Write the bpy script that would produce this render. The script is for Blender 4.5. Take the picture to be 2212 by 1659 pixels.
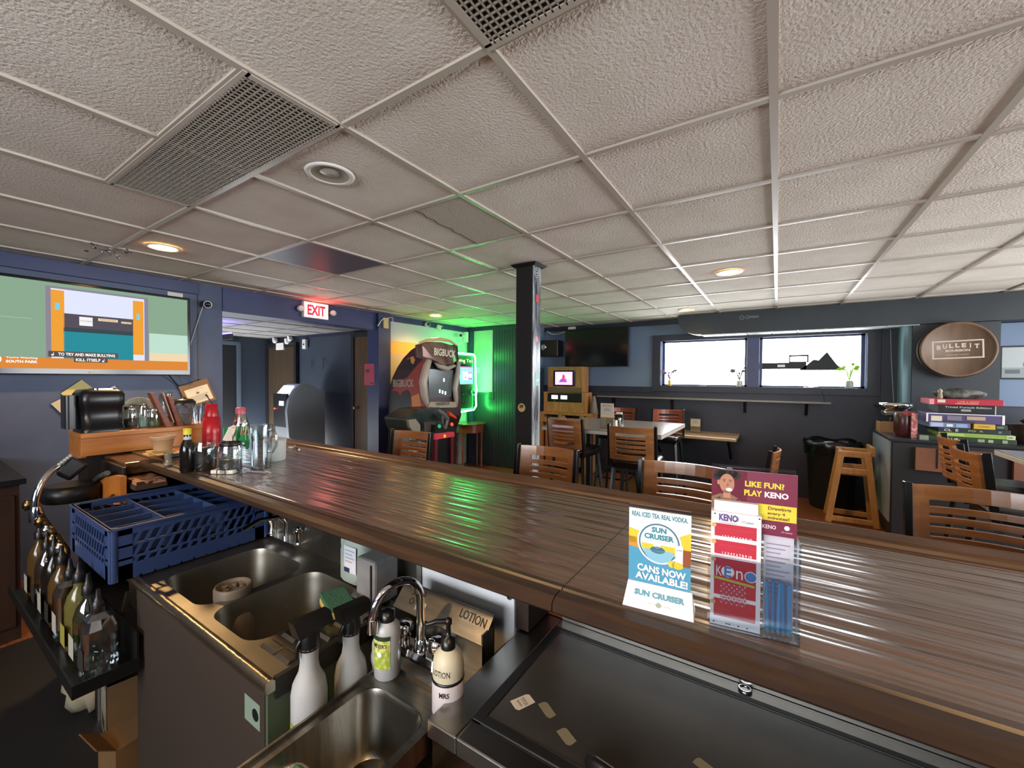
import bpy, math, random
from mathutils import Vector, Matrix, Euler
for o in list(bpy.data.objects): bpy.data.objects.remove(o)
SC = bpy.context.scene
COL = SC.collection
PI = math.pi
U = .6096
CE = 2.30          # ceiling height
XL = -4.47         # left wall
YA = 5.50          # alcove wall
YW = 6.17          # window wall
# ---------------------------------------------------------------- camera
cam = bpy.data.cameras.new('camera')
cam_o = bpy.data.objects.new('camera', cam); COL.objects.link(cam_o)
cam.sensor_fit = 'HORIZONTAL'; cam.sensor_width = 36.0
cam.lens = 36.0 * 886.5 / 2212.0
cam.clip_start = .02; cam.clip_end = 200
YAW, PITCH, ROLL = .5737, -.0161, .0057
_f = Vector((-math.sin(YAW)*math.cos(PITCH), math.cos(YAW)*math.cos(PITCH), math.sin(PITCH)))
_r0 = Vector((math.cos(YAW), math.sin(YAW), 0)); _u0 = _r0.cross(_f)
_r = _r0*math.cos(ROLL) + _u0*math.sin(ROLL); _u = -_r0*math.sin(ROLL) + _u0*math.cos(ROLL)
cam_o.matrix_world = Matrix(((_r.x,_u.x,-_f.x,0),(_r.y,_u.y,-_f.y,0),(_r.z,_u.z,-_f.z,1.46),(0,0,0,1)))
SC.camera = cam_o
# ---------------------------------------------------------------- world, daylight, exposure
wd = bpy.data.worlds.new('daylight'); SC.world = wd; wd.use_nodes = True
_bg = wd.node_tree.nodes['Background']
_bg.inputs[0].default_value = (.92,.96,1,1); _bg.inputs[1].default_value = 13
SC.view_settings.view_transform = 'Standard'; SC.view_settings.look = 'None'
SC.view_settings.gamma = 1; SC.view_settings.use_curve_mapping = False
SC.view_settings.exposure = .72
SC.cycles.max_bounces = 8; SC.cycles.diffuse_bounces = 5; SC.cycles.glossy_bounces = 4
SC.cycles.transmission_bounces = 8; SC.cycles.transparent_max_bounces = 12
SC.cycles.sample_clamp_indirect = 25; SC.cycles.blur_glossy = .6
SC.cycles.caustics_reflective = False; SC.cycles.caustics_refractive = False
SC.cycles.use_denoising = True
def area(name, loc, aim, sx, sy, power=0, color=(1,1,1), portal=False, spread=PI):
    l = bpy.data.lights.new(name, 'AREA'); l.shape = 'RECTANGLE'; l.size = sx; l.size_y = sy
    l.energy = power; l.color = color; l.spread = spread
    o = bpy.data.objects.new(name, l); COL.objects.link(o); o.location = loc
    o.rotation_euler = (Vector(aim)-Vector(loc)).to_track_quat('-Z','Y').to_euler()
    if portal: l.cycles.is_portal = True
    return o
# portals only steer the sampling of the sky through each window opening
area('daylight_portal', (-.86,6.30,1.68), (-.86,0,1.68), 1.16, .68, portal=True)
area('daylight_portal', (.33,6.30,1.68), (.33,0,1.68), 1.1, .68, portal=True)
for _y in (2.2, 4.2):
    area('daylight_portal', (4.28,_y,1.45), (0,_y,1.45), 1.7, 1.5, portal=True)
area('daylight_portal', (-.6,-2.28,1.65), (-.6,5,1.65), 2.4, .8, portal=True)
area('daylight_portal', (2.9,6.30,1.68), (2.9,0,1.68), 1.3, .68, portal=True)
# ---------------------------------------------------------------- materials
def lin(c):
    if isinstance(c, str): c = [int(c[i:i+2],16) for i in (0,2,4)]
    return tuple(((v/255)/12.92 if v/255 <= .04045 else ((v/255+.055)/1.055)**2.4) for v in c) + (1,)
_M = {}
def mat(name, col='808080', rough=.5, metal=0., spec=.5, emit=None, es=0, trans=0, ior=1.45,
        var=None, vscale=8, vstretch=(1,1,1), bump=0, bscale=60, bstretch=(1,1,1), coat=0, alpha=1, contrast=(.35,.65), det=3):
    if name in _M: return _M[name]
    m = bpy.data.materials.new(name); m.use_nodes = True; nt = m.node_tree; N = nt.nodes; L = nt.links
    b = N['Principled BSDF']
    b.inputs['Base Color'].default_value = lin(col); b.inputs['Roughness'].default_value = rough
    b.inputs['Metallic'].default_value = metal; b.inputs['Specular IOR Level'].default_value = spec
    b.inputs['Transmission Weight'].default_value = trans; b.inputs['IOR'].default_value = ior
    b.inputs['Coat Weight'].default_value = coat; b.inputs['Coat Roughness'].default_value = .12
    b.inputs['Alpha'].default_value = alpha
    if emit:
        b.inputs['Emission Color'].default_value = lin(emit); b.inputs['Emission Strength'].default_value = es
    if var or bump:
        tc = N.new('ShaderNodeTexCoord')
        def noise(scale, stretch, detail):
            mp = N.new('ShaderNodeMapping'); mp.inputs['Scale'].default_value = stretch
            L.new(tc.outputs['Object'], mp.inputs['Vector'])
            n = N.new('ShaderNodeTexNoise'); n.inputs['Scale'].default_value = scale; n.inputs['Detail'].default_value = detail
            L.new(mp.outputs[0], n.inputs['Vector']); return n
        if var:
            n = noise(vscale, vstretch, 5); r = N.new('ShaderNodeValToRGB')
            r.color_ramp.elements[0].position = contrast[0]; r.color_ramp.elements[1].position = contrast[1]
            r.color_ramp.elements[0].color = lin(col); r.color_ramp.elements[1].color = lin(var)
            L.new(n.outputs['Fac'], r.inputs[0]); L.new(r.outputs[0], b.inputs['Base Color'])
        if bump:
            n = noise(bscale, bstretch, det); bp = N.new('ShaderNodeBump'); bp.inputs['Strength'].default_value = min(1,bump)
            bp.inputs['Distance'].default_value = .004 if bump < 1 else .004*bump
            L.new(n.outputs['Fac'], bp.inputs['Height']); L.new(bp.outputs[0], b.inputs['Normal']); L.new(bp.outputs[0], b.inputs['Coat Normal'])
    _M[name] = m; return m
def glow(name, col, s):
    if name in _M: return _M[name]
    m = bpy.data.materials.new(name); m.use_nodes = True; nt = m.node_tree
    nt.nodes.clear(); e = nt.nodes.new('ShaderNodeEmission'); o = nt.nodes.new('ShaderNodeOutputMaterial')
    e.inputs[0].default_value = lin(col); e.inputs[1].default_value = s; nt.links.new(e.outputs[0], o.inputs[0])
    _M[name] = m; return m
def clear(name, col='ffffff', rough=.02, mix=.82):
    """thin clear plastic or glass: mostly see-through with a sharp reflection"""
    if name in _M: return _M[name]
    m = bpy.data.materials.new(name); m.use_nodes = True; nt = m.node_tree; N = nt.nodes; N.clear()
    t = N.new('ShaderNodeBsdfTransparent'); t.inputs[0].default_value = lin(col)
    g = N.new('ShaderNodeBsdfGlossy'); g.inputs['Roughness'].default_value = rough; g.inputs[0].default_value = (.95,.97,1,1)
    lw = N.new('ShaderNodeLayerWeight'); lw.inputs[0].default_value = .35
    mr = N.new('ShaderNodeMapRange'); mr.inputs[3].default_value = 1-mix-.1 if mix < .9 else .02; mr.inputs[4].default_value = .75
    mx = N.new('ShaderNodeMixShader'); o = N.new('ShaderNodeOutputMaterial')
    nt.links.new(lw.outputs['Facing'], mr.inputs[0]); nt.links.new(mr.outputs[0], mx.inputs[0])
    nt.links.new(t.outputs[0], mx.inputs[1]); nt.links.new(g.outputs[0], mx.inputs[2]); nt.links.new(mx.outputs[0], o.inputs[0])
    _M[name] = m; return m
# ---------------------------------------------------------------- mesh builder
BASE = {}
def V(*a): return Vector(a)
def frame3(d):
    d = Vector(d).normalized(); a = Vector((0,0,1)) if abs(d.z) < .9 else Vector((1,0,0))
    x = a.cross(d).normalized(); return x, d.cross(x), d
class MB:
    def __init__(s, m=None):
        s.v = []; s.f = []; s.mi = []; s.sm = []; s.mats = []; s.c = 0; s.T = None
        if m: s.m(m)
    def m(s, m):
        if m not in s.mats: s.mats.append(m)
        s.c = s.mats.index(m); return s
    def at(s, T): s.T = T; return s
    def add(s, vs, fs, smooth=False):
        b = len(s.v)
        for v in vs:
            v = Vector(v); s.v.append(s.T @ v if s.T else v)
        for f in fs: s.f.append([b+i for i in f]); s.mi.append(s.c); s.sm.append(smooth)
        return s
    def box(s, x0,x1,y0,y1,z0,z1):
        return s.add([(x,y,z) for z in (z0,z1) for y in (y0,y1) for x in (x0,x1)],
            [(0,2,3,1),(4,5,7,6),(0,1,5,4),(2,6,7,3),(0,4,6,2),(1,3,7,5)])
    def hexa(s, b, t):
        """b, t: four bottom and four top corners in order"""
        n = len(b)
        return s.add(list(b)+list(t), [tuple(range(n-1,-1,-1)), tuple(range(n,2*n))]+[(i,(i+1)%n,(i+1)%n+n,i+n) for i in range(n)])
    def obox(s, c, size, R=None):
        R = R or Matrix.Identity(3); c = Vector(c); h = [q/2 for q in size]
        vs = [c + R @ Vector((i*h[0],j*h[1],k*h[2])) for k in (-1,1) for j in (-1,1) for i in (-1,1)]
        return s.add(vs, [(0,2,3,1),(4,5,7,6),(0,1,5,4),(2,6,7,3),(0,4,6,2),(1,3,7,5)])
    def bar(s, p0, p1, w, h, up=(0,0,1)):
        p0 = Vector(p0); p1 = Vector(p1); d = (p1-p0).normalized(); up = Vector(up)
        x = d.cross(up); x = x.normalized() if x.length > 1e-4 else Vector((1,0,0)); u = x.cross(d)
        R = Matrix((x,d,u)).transposed(); return s.obox((p0+p1)/2, (w,(p1-p0).length,h), R)
    def ring(s, rings, closed=False, cap=True, smooth=True):
        n = len(rings[0]); vs = [p for r in rings for p in r]; fs = []; R = len(rings)
        for i in range(R if closed else R-1):
            a = i*n; b = ((i+1)%R)*n
            for j in range(n): fs.append((a+j, a+(j+1)%n, b+(j+1)%n, b+j))
        s.add(vs, fs, smooth)
        if cap and not closed:
            s.add(rings[0], [tuple(range(n-1,-1,-1))]); s.add(rings[-1], [tuple(range(n))])
        return s
    def tube(s, pts, r, seg=8, closed=False, cap=True):
        pts = [Vector(p) for p in pts]; rings = []; n = len(pts); rs = r if isinstance(r,(list,tuple)) else [r]*n
        px = None
        for i,p in enumerate(pts):
            a = pts[i-1] if (i > 0 or closed) else p; b = pts[(i+1)%n] if (i < n-1 or closed) else p
            d = (b-a).normalized()
            if px is None: x,y,_ = frame3(d)
            else:
                x = (px - d*px.dot(d)); x = x.normalized() if x.length > 1e-5 else frame3(d)[0]; y = d.cross(x)
            px = x
            rings.append([p + x*math.cos(t)*rs[i] + y*math.sin(t)*rs[i] for t in [2*PI*k/seg for k in range(seg)]])
        return s.ring(rings, closed, cap)
    def cyl(s, p0, p1, r0, r1=None, seg=16, cap=True):
        return s.tube([p0,p1], [r0, r0 if r1 is None else r1], seg, cap=cap)
    def lathe(s, prof, c=(0,0,0), seg=20, axis=(0,0,1), sy=1, cap=True):
        x,y,d = frame3(axis) if tuple(axis) != (0,0,1) else (V(1,0,0),V(0,1,0),V(0,0,1)); c = Vector(c)
        rings = [[c + d*z + x*math.cos(t)*r + y*math.sin(t)*r*sy for t in [2*PI*k/seg for k in range(seg)]] for r,z in prof]
        return s.ring(rings, cap=cap)
    def loft(s, rings, cap=True, smooth=False): return s.ring([[Vector(p) for p in r] for r in rings], cap=cap, smooth=smooth)
    def sphere(s, c, r, seg=12, rings=8, sc=(1,1,1)):
        c = Vector(c); rr = []
        for i in range(rings+1):
            a = -PI/2 + PI*i/rings; q = max(math.cos(a),.02)
            rr.append([c + V(math.cos(2*PI*k/seg)*q*r*sc[0], math.sin(2*PI*k/seg)*q*r*sc[1], math.sin(a)*r*sc[2]) for k in range(seg)])
        return s.ring(rr)
    def build(s, name, parent=None, w=True, bevel=0, seg=2, wn=False, sub=0):
        me = bpy.data.meshes.new(name)
        if parent is not None:
            B = BASE[parent.name]
        else:
            xs = [v.x for v in s.v]; ys = [v.y for v in s.v]; zs = [v.z for v in s.v]
            B = Matrix.Translation(((min(xs)+max(xs))/2, (min(ys)+max(ys))/2, min(zs)))
        I = B.inverted() if w else Matrix.Identity(4)
        me.from_pydata([I @ v for v in s.v], [], s.f); 
        for q in s.mats: me.materials.append(q)
        for p,mi,sm in zip(me.polygons, s.mi, s.sm): p.material_index = mi; p.use_smooth = sm
        me.update()
        o = bpy.data.objects.new(name, me); COL.objects.link(o)
        if parent is not None: o.parent = parent; BASE[o.name] = B
        else:
            o.matrix_world = B; BASE[o.name] = B
        if bevel:
            md = o.modifiers.new('bevel','BEVEL'); md.width = bevel; md.segments = seg; md.limit_method = 'ANGLE'; md.angle_limit = .7
        if sub:
            md = o.modifiers.new('smooth','SUBSURF'); md.levels = sub; md.render_levels = sub
        return o
def thing(name, label, cat, loc=(0,0,0), rz=0, group=None):
    o = bpy.data.objects.new(name, None); COL.objects.link(o); o.empty_display_size = .1
    o.location = loc; o.rotation_euler = (0,0,rz); o['label'] = label; o['category'] = cat
    if group: o['group'] = group
    BASE[o.name] = Matrix.Translation(loc) @ Matrix.Rotation(rz,4,'Z'); return o
def tag(o, label, cat, group=None, kind=None):
    o['label'] = label; o['category'] = cat
    if group: o['group'] = group
    if kind: o['kind'] = kind
    return o
def struct(o): o['kind'] = 'structure'; return o
KIDS = {}
def dup(root, loc, rz, label, group=None):
    r = root.copy(); COL.objects.link(r); r.location = loc; r.rotation_euler = (0,0,rz); r['label'] = label
    if group: r['group'] = group
    def rec(src, dst):
        for ch in [c for c in bpy.data.objects if c.parent == src]:
            c = ch.copy(); COL.objects.link(c); c.parent = dst; rec(ch, c)
    rec(root, r)
    BASE[r.name] = Matrix.Translation(loc) @ Matrix.Rotation(rz,4,'Z'); return r
_TXT = {}
def txt(s, bold=0):
    k = (s,bold)
    if k in _TXT: return _TXT[k]
    c = bpy.data.curves.new('t','FONT'); c.body = s; c.size = 1; c.offset = bold; c.resolution_u = 2
    o = bpy.data.objects.new('t', c); COL.objects.link(o)
    dg = bpy.context.evaluated_depsgraph_get(); me = bpy.data.meshes.new_from_object(o.evaluated_get(dg))
    vs = [v.co.copy() for v in me.vertices]; fs = [tuple(p.vertices) for p in me.polygons]
    bpy.data.objects.remove(o); bpy.data.curves.remove(c); bpy.data.meshes.remove(me)
    _TXT[k] = (vs,fs); return vs,fs
class F2:
    """a flat drawing frame: origin, x direction and up direction; lays prints a hair above a real surface"""
    def __init__(s, o, x, up, mb, lift=.0006):
        s.o = Vector(o); s.x = Vector(x).normalized(); up = Vector(up)
        s.u = (up - s.x*up.dot(s.x)).normalized(); s.n = s.x.cross(s.u); s.mb = mb; s.k = lift; s.lift = lift
    def p(s, a, b, d=None): return s.o + s.x*a + s.u*b + s.n*(s.k if d is None else d)
    def layer(s): s.k += s.lift; return s
    def poly(s, pts, m=None):
        if m: s.mb.m(m)
        s.mb.add([s.p(a,b) for a,b in pts], [tuple(range(len(pts)))]); return s
    def rect(s, x0,x1,y0,y1, m=None): return s.poly([(x0,y0),(x1,y0),(x1,y1),(x0,y1)], m)
    def disc(s, cx,cy,rx,ry=None,m=None,n=24,a0=0,a1=2*PI):
        ry = ry or rx; e = 0 if abs(a1-a0-2*PI) < 1e-6 else 1
        return s.poly([(cx+rx*math.cos(a0+(a1-a0)*i/n), cy+ry*math.sin(a0+(a1-a0)*i/n)) for i in range(n+e)], m)
    def ringd(s, cx,cy,r,w,m=None,n=28,ry=None):
        if m: s.mb.m(m)
        ry = ry or r
        P = [s.p(cx+q*math.cos(2*PI*i/n), cy+(q*ry/r)*math.sin(2*PI*i/n)) for i in range(n) for q in (r-w/2,r+w/2)]
        s.mb.add(P, [(2*i,2*i+1,(2*i+3)%(2*n),(2*i+2)%(2*n)) for i in range(n)]); return s
    def frame(s, x0,x1,y0,y1,w,m=None):
        for r in ((x0,x1,y0,y0+w),(x0,x1,y1-w,y1),(x0,x0+w,y0+w,y1-w),(x1-w,x1,y0+w,y1-w)): s.rect(*r,m)
        return s
    def text(s, t, cx, cy, w, h, m=None, bold=.0, skew=0):
        if m: s.mb.m(m)
        vs,fs = txt(t,bold)
        if not vs: return s
        x0=min(v.x for v in vs);x1=max(v.x for v in vs);y0=min(v.y for v in vs);y1=max(v.y for v in vs)
        if h is None: h = w*(y1-y0)/(x1-x0)
        if w is None: w = h*(x1-x0)/(y1-y0)
        s.mb.add([s.p(cx+((v.x-x0)/(x1-x0)-.5)*w, cy+((v.y-y0)/(y1-y0)-.5)*h + skew*((v.x-x0)/(x1-x0)-.5)) for v in vs], fs); return s
def arc(c, r, a0, a1, n, ax=(1,0,0), ay=(0,0,1)):
    c = Vector(c); ax = Vector(ax); ay = Vector(ay)
    return [c + ax*r*math.cos(a0+(a1-a0)*i/n) + ay*r*math.sin(a0+(a1-a0)*i/n) for i in range(n+1)]
def bez(p0,p1,p2,p3,n=12):
    p0,p1,p2,p3 = map(Vector,(p0,p1,p2,p3))
    return [p0*(1-t)**3+p1*3*t*(1-t)**2+p2*3*t*t*(1-t)+p3*t**3 for t in [i/n for i in range(n+1)]]
def rrect(x0,x1,y0,y1,r,z,n=4):
    o = []
    for cx,cy,a in ((x1-r,y0+r,-PI/2),(x1-r,y1-r,0),(x0+r,y1-r,PI/2),(x0+r,y0+r,PI)):
        for i in range(n+1): o.append(Vector((cx+r*math.cos(a+PI/2*i/n), cy+r*math.sin(a+PI/2*i/n), z)))
    return o
# ================================================================ shared materials
m_ceil = mat('acoustic_tile','ddd5c9',.85,spec=.2,bump=1.3,bscale=95,det=4,var='d2c9bc',vscale=3)
m_grid = mat('ceiling_tee','b3aa9d',.35)
m_wall = mat('slate_blue_paint','3f4963',.5,var='4a556f',vscale=2.5,bump=.25,bscale=14)
m_navy = mat('navy_paint','2b3254',.4,var='323a60',vscale=3)
m_dark = mat('dark_navy_paint','22242f',.45,var='2a2c38',vscale=3)
m_upper = mat('grey_blue_paint','61728a',.5,var='697a91',vscale=2)
m_soffit = mat('charcoal_paint','24292d',.5,var='2b3135',vscale=3)
m_alc = mat('pale_grey_paint','a9b1b4',.55)
m_black = mat('black_plastic','131315',.35)
m_blackm = mat('black_metal','17181b',.38,metal=.3)
m_white = mat('white_plastic','d8d6d0',.45)
m_steel = mat('brushed_steel','98948c',.28,metal=1,var='827e76',vscale=6,vstretch=(1,12,1),bump=.08,bscale=30,bstretch=(1,20,1))
m_steel2 = mat('worn_steel','8b867c',.40,metal=1,var='6e6a62',vscale=4,bump=.1,bscale=18)
m_chrome = mat('chrome','d8d8da',.07,metal=1)
m_gasket = mat('black_rubber','101114',.55)
m_bar = mat('bar_wood','4a3527',.22,var='62493a',vscale=3.2,vstretch=(1,14,1),bump=1.1,bscale=4,bstretch=(.6,12,1),spec=.9,det=1,coat=.4)
m_baredge = mat('bar_rail_wood','5a3c24',.3,var='3d2817',vscale=5,vstretch=(1,10,10),bump=.1,bscale=20,coat=.3)
m_floor = mat('wood_floor','7a4a2c',.35,var='5d3620',vscale=6,vstretch=(1,10,1),bump=.1,bscale=20,bstretch=(1,8,1))
m_glass = clear('window_glass','ffffff',.01,.95)
m_pl = clear('clear_acrylic','eef3f6',.04,.80)
m_gl = clear('clear_glass','e8efec',.02,.8)
m_orange = mat('orange_stained_pine','b0702f',.4,var='995a22',vscale=4,vstretch=(6,1,6),bump=.1,bscale=14)
m_print_w = mat('print_white','e6e4e6',.45)
m_print_k = mat('print_black','17171a',.5)
m_label = mat('paper_white','cfcdc6',.6)
# ================================================================ the setting
struct(MB(m_floor).box(-7.2,4.3,-2.3,6.3,-.08,0).build('floor'))
mb = MB(m_ceil).box(XL,4.3,-2.3,YW+.1,CE+.006,CE+.08); struct(mb.build('ceiling'))
mb = MB(m_grid)
x = -.6297-6*U
for i in range(15):
    gx = -.6297+(i-6)*U
    if XL < gx < 4.2: mb.box(gx-.012,gx+.012,-2.2,YW,CE-.003,CE+.012)
for j in range(-5,9):
    gy = .8578+j*U
    if j < 0: continue
    mb.box(XL,4.2,gy-.011,gy+.011,CE-.0022,CE+.012)
mb.box(XL,4.2,.8578-.305-.61-.03,.8578-.305-.61+.03,CE-.006,CE+.012)     # wide tee
mb.box(-2.458,-1.239,.8578-.305-.011,.8578-.305+.011,CE-.0025,CE+.012)
mb.box(-.63,-.02,.8578-.61-.011,.8578-.61+.011,CE-.0025,CE+.012)
for gy in (-1.0,-1.61,-2.2): mb.box(XL,4.2,gy-.011,gy+.011,CE-.0025,CE+.012)
struct(mb.build('trim_1'))
# left wall with the wide opening to the hallway
mb = MB(m_wall)
mb.box(XL-.14,XL,-2.3,1.80,0,CE+.08)
struct(mb.build('wall_left'))
mb = MB(m_alc); mb.box(XL-.14,XL,3.78,YA+.05,0,CE+.08); struct(mb.build('wall_left'))
mb = MB(m_navy); mb.box(XL-.16,XL+.012,1.80,3.60,2.075,CE+.08)
mb.box(XL,XL+.03,-2.3,1.60,2.20,CE)            # board along the ceiling
mb.box(XL,XL+.02,3.78,YA,2.22,CE)
struct(mb.build('trim_2', bevel=.003))
mb = MB(m_navy); mb.box(XL-.16,XL+.07,3.58,3.78,0,CE); struct(mb.build('trim_3', bevel=.004))
mb = MB(m_black); mb.box(XL,XL+.004,1.598,1.606,.9,CE-.1); struct(mb.build('trim_4'))
# alcove wall (green lit) and the jog behind the post
mb = MB(mat('slate_paint_panelled','3c4a55',.35)); mb.box(XL-.1,-3.33,YA,YA+.1,0,CE+.08)
struct(mb.build('wall_alcove'))
mb = MB(mat('beadboard_paint','2b333e',.32))
for i in range(11):
    x0 = -3.9+i*.052; mb.box(x0,x0+.047,YA-.012,YA,0,2.24)
mb.box(-4.45,-3.9,YA-.014,YA,.0,1.18)
mb.box(-4.45,-3.33,YA-.03,YA,2.235,CE)
mb.box(-4.0,-3.9,YA-.022,YA-.012,1.1,1.22)
struct(mb.build('trim_5', bevel=.002))
MBp = MB(mat('pale_panel_paint','a8b5a8',.45)); MBp.box(-4.31,-3.93,YA-.02,YA,1.21,2.235); struct(MBp.build('trim_6'))
MBp = MB(m_navy); MBp.box(-4.40,-4.31,YA-.04,YA,.0,2.24); struct(MBp.build('trim_7'))
mb = MB(m_upper); mb.box(-3.43,-3.33,YA+.1,YW+.1,0,CE+.08); struct(mb.build('wall_jog'))
# window wall
WX0,WX1,WZ0,WZ1 = -1.44,.88,1.345,2.00
mb = MB(m_upper)
mb.box(-3.43,WX0,YW,YW+.14,1.32,CE+.08); mb.box(WX1,2.2,YW,YW+.14,1.32,CE+.08); mb.box(3.6,4.3,YW,YW+.14,1.32,CE+.08); mb.box(2.2,3.6,YW,YW+.14,WZ1,CE+.08)  # unseen opening at far right added for more daylight on the ceiling
mb.box(WX0,WX1,YW,YW+.14,WZ1,CE+.08)
struct(mb.build('wall_window_side'))
mb = MB(m_dark); mb.box(-3.43,WX0,YW-.01,YW+.14,0,1.32); mb.box(WX1,4.3,YW-.01,YW+.14,0,1.32); mb.box(WX0,WX1,YW-.01,YW+.14,0,WZ0)
struct(mb.build('wall_window_side'))
mb = MB(m_dark); mb.box(-3.33,-1.52,YW-.025,YW-.01,1.25,1.335); mb.box(-3.33,4,YW-.02,YW,2.23,CE)
struct(mb.build('trim_8', bevel=.003))
mb = MB(m_dark)
mb.box(-1.53,WX0+.02,YW-.035,YW-.01,1.27,2.08); mb.box(WX1-.02,.98,YW-.035,YW-.01,1.27,2.08)
mb.box(WX0+.02,WX1-.02,YW-.035,YW-.01,WZ1-.01,2.08); mb.box(WX0+.02,WX1-.02,YW-.035,YW-.01,1.27,WZ0+.01)
struct(mb.build('trim_9', bevel=.003))
m_sash = mat('blue_white_window_frame','8b9fc4',.35)
def sash(n, x0, x1):
    w = bpy.data.objects.new('window_%d'%n, None); COL.objects.link(w); w.location = (x0,YW+.1,WZ0); w['kind'] = 'structure'
    BASE[w.name] = Matrix.Translation(w.location)
    m = MB(m_navy); y0,y1 = YW+.05,YW+.09
    m.box(x0,x0+.035,y0,y1,WZ0,WZ1); m.box(x1-.035,x1,y0,y1,WZ0,WZ1); m.box(x0,x1,y0,y1,WZ0,WZ0+.03); m.box(x0,x1,y0,y1,WZ1-.03,WZ1)
    m.m(m_sash); m.box(x0-.03,x0,YW,YW+.13,WZ0,WZ1); m.box(x1,x1+.03,YW,YW+.13,WZ0,WZ1); m.box(x0,x1,YW-.01,YW+.13,WZ0-.012,WZ0+.004)
    m.build('window_frame', w)
    MB(m_glass).box(x0+.03,x1-.03,YW+.068,YW+.072,WZ0+.02,WZ1-.02).build('pane', w)
    mm = MB(m_chrome); c = (x0+x1)/2; mm.box(c-.05,c+.05,YW+.03,YW+.05,WZ0+.004,WZ0+.022); mm.bar((c,YW+.03,WZ0+.02),(c+.09,YW+.02,WZ0+.028),.012,.008)
    mm.build('crank_handle', w)
sash(1, -1.41, -.33); sash(2, -.20, .85)
struct(MB(m_navy).box(-.335,-.195,YW-.03,YW+.12,WZ0,WZ1).build('trim_10', bevel=.004))
# right wall with its street windows outside the frame, rear wall with an added one
def windowed(name, fixed, a0, a1, z0, z1, wins, axis):
    m = MB(m_wall); t = .12
    def bx(p0,p1,q0,q1):
        if axis == 'x': m.box(fixed,fixed+t,p0,p1,q0,q1)
        else: m.box(p0,p1,fixed-t,fixed,q0,q1)
    bx(a0,a1,0,z0); bx(a0,a1,z1,CE+.08); p = a0
    for w0,w1 in wins: bx(p,w0,z0,z1); p = w1
    bx(p,a1,z0,z1); struct(m.build(name))
windowed('wall_right', 4.2, -2.3, 6.3, .70, 2.2, ((1.35,3.05),(3.35,5.05)), 'x')
windowed('wall_rear', -2.2, -7.2, 4.3, 1.25, 2.05, ((-1.8,.6),), 'y')  # unseen window added here to light the white panel under the bar
# hallway beyond the opening
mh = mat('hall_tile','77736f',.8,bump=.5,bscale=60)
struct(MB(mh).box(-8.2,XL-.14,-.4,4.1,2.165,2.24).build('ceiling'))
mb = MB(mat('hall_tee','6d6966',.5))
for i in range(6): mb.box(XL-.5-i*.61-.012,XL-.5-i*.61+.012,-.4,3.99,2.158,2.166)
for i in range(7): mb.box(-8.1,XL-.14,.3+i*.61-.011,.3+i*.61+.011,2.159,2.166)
struct(mb.build('trim_15'))
# hallway walls, doors
m_hall = mat('hall_blue_paint','2f3743',.5)
struct(MB(m_hall).box(-8.2,-8.05,-.4,4.15,0,2.24).build('wall_hall_end'))
mb = MB(m_hall); mb.box(-8.2,-4.6,4.0,4.12,1.2,2.24).m(mat('hall_navy','1f2338',.45)).box(-8.2,-4.6,3.995,4.12,0,1.2).box(-4.95,-4.62,3.985,4.0,0,2.24).box(-8.2,-5.0,3.985,4.0,2.11,2.16)
struct(mb.build('wall_hall_side'))
struct(MB(m_hall).box(-8.2,XL-.14,-.52,-.4,0,2.24).build('wall_hall_near'))
struct(MB(m_wall).box(XL-.14,XL,3.60,3.78,0,2.24).build('wall_left'))
m_door = mat('brown_veneer_door','3f3122',.5,var='33281b',vscale=3,vstretch=(8,8,1))
m_door2 = mat('honey_door','5e4320',.45,var='503818',vscale=3,vstretch=(8,8,1))
def door(n, x0, x1, z1, m, knob):
    d = bpy.data.objects.new('door_%d'%n, None); COL.objects.link(d); d.location = ((x0+x1)/2,3.98,0); d['kind'] = 'structure'
    BASE[d.name] = Matrix.Translation(d.location)
    q = MB(m).box(x0,x1,3.955,3.985,.01,z1)
    q.build('door_leaf', d, bevel=.003)
    q = MB(mat('door_casing','14131a',.5)).box(x0-.07,x0,3.94,3.99,0,z1+.07).box(x1,x1+.07,3.94,3.99,0,z1+.07).box(x0,x1,3.94,3.99,z1,z1+.07)
    q.build('door_frame', d)
    MB(m_chrome).lathe([(.01,0),(.012,.03),(.028,.04),(.03,.055),(.015,.068)],(knob,3.955,.98),12,(0,-1,0)).build('door_knob', d)
door(1,-7.95,-7.08,1.98,m_door,-7.2)
door(2,-5.42,-4.98,2.06,m_door2,-5.36)
d = bpy.data.objects.new('door_3', None); COL.objects.link(d); d.location = (-8.0,3.25,0); d['kind'] = 'structure'; BASE[d.name] = Matrix.Translation(d.location)
MB(mat('doorway_shade','0a0b0f',.6)).box(-8.05,-8.03,2.75,3.45,0,2.0).build('door_leaf', d)  # near-black sheet stands in for the shade inside the doorway
MB(mat('jamb_paint','4c5864',.4)).box(-8.05,-7.98,3.45,3.5,0,2.03).box(-8.05,-7.99,2.7,2.75,0,2.03).box(-8.05,-8.0,2.7,3.5,2.0,2.06).build('door_frame', d)
# faint letters painted on the hall wall
mb = MB(); f = F2((-6.42,3.993,1.66),(1,0,0),(0,0,1),mb); f.text('E  P',0,0,.46,.17,mat('faint_letter','2b323c',.6)); struct(mb.build('trim_11'))

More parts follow.
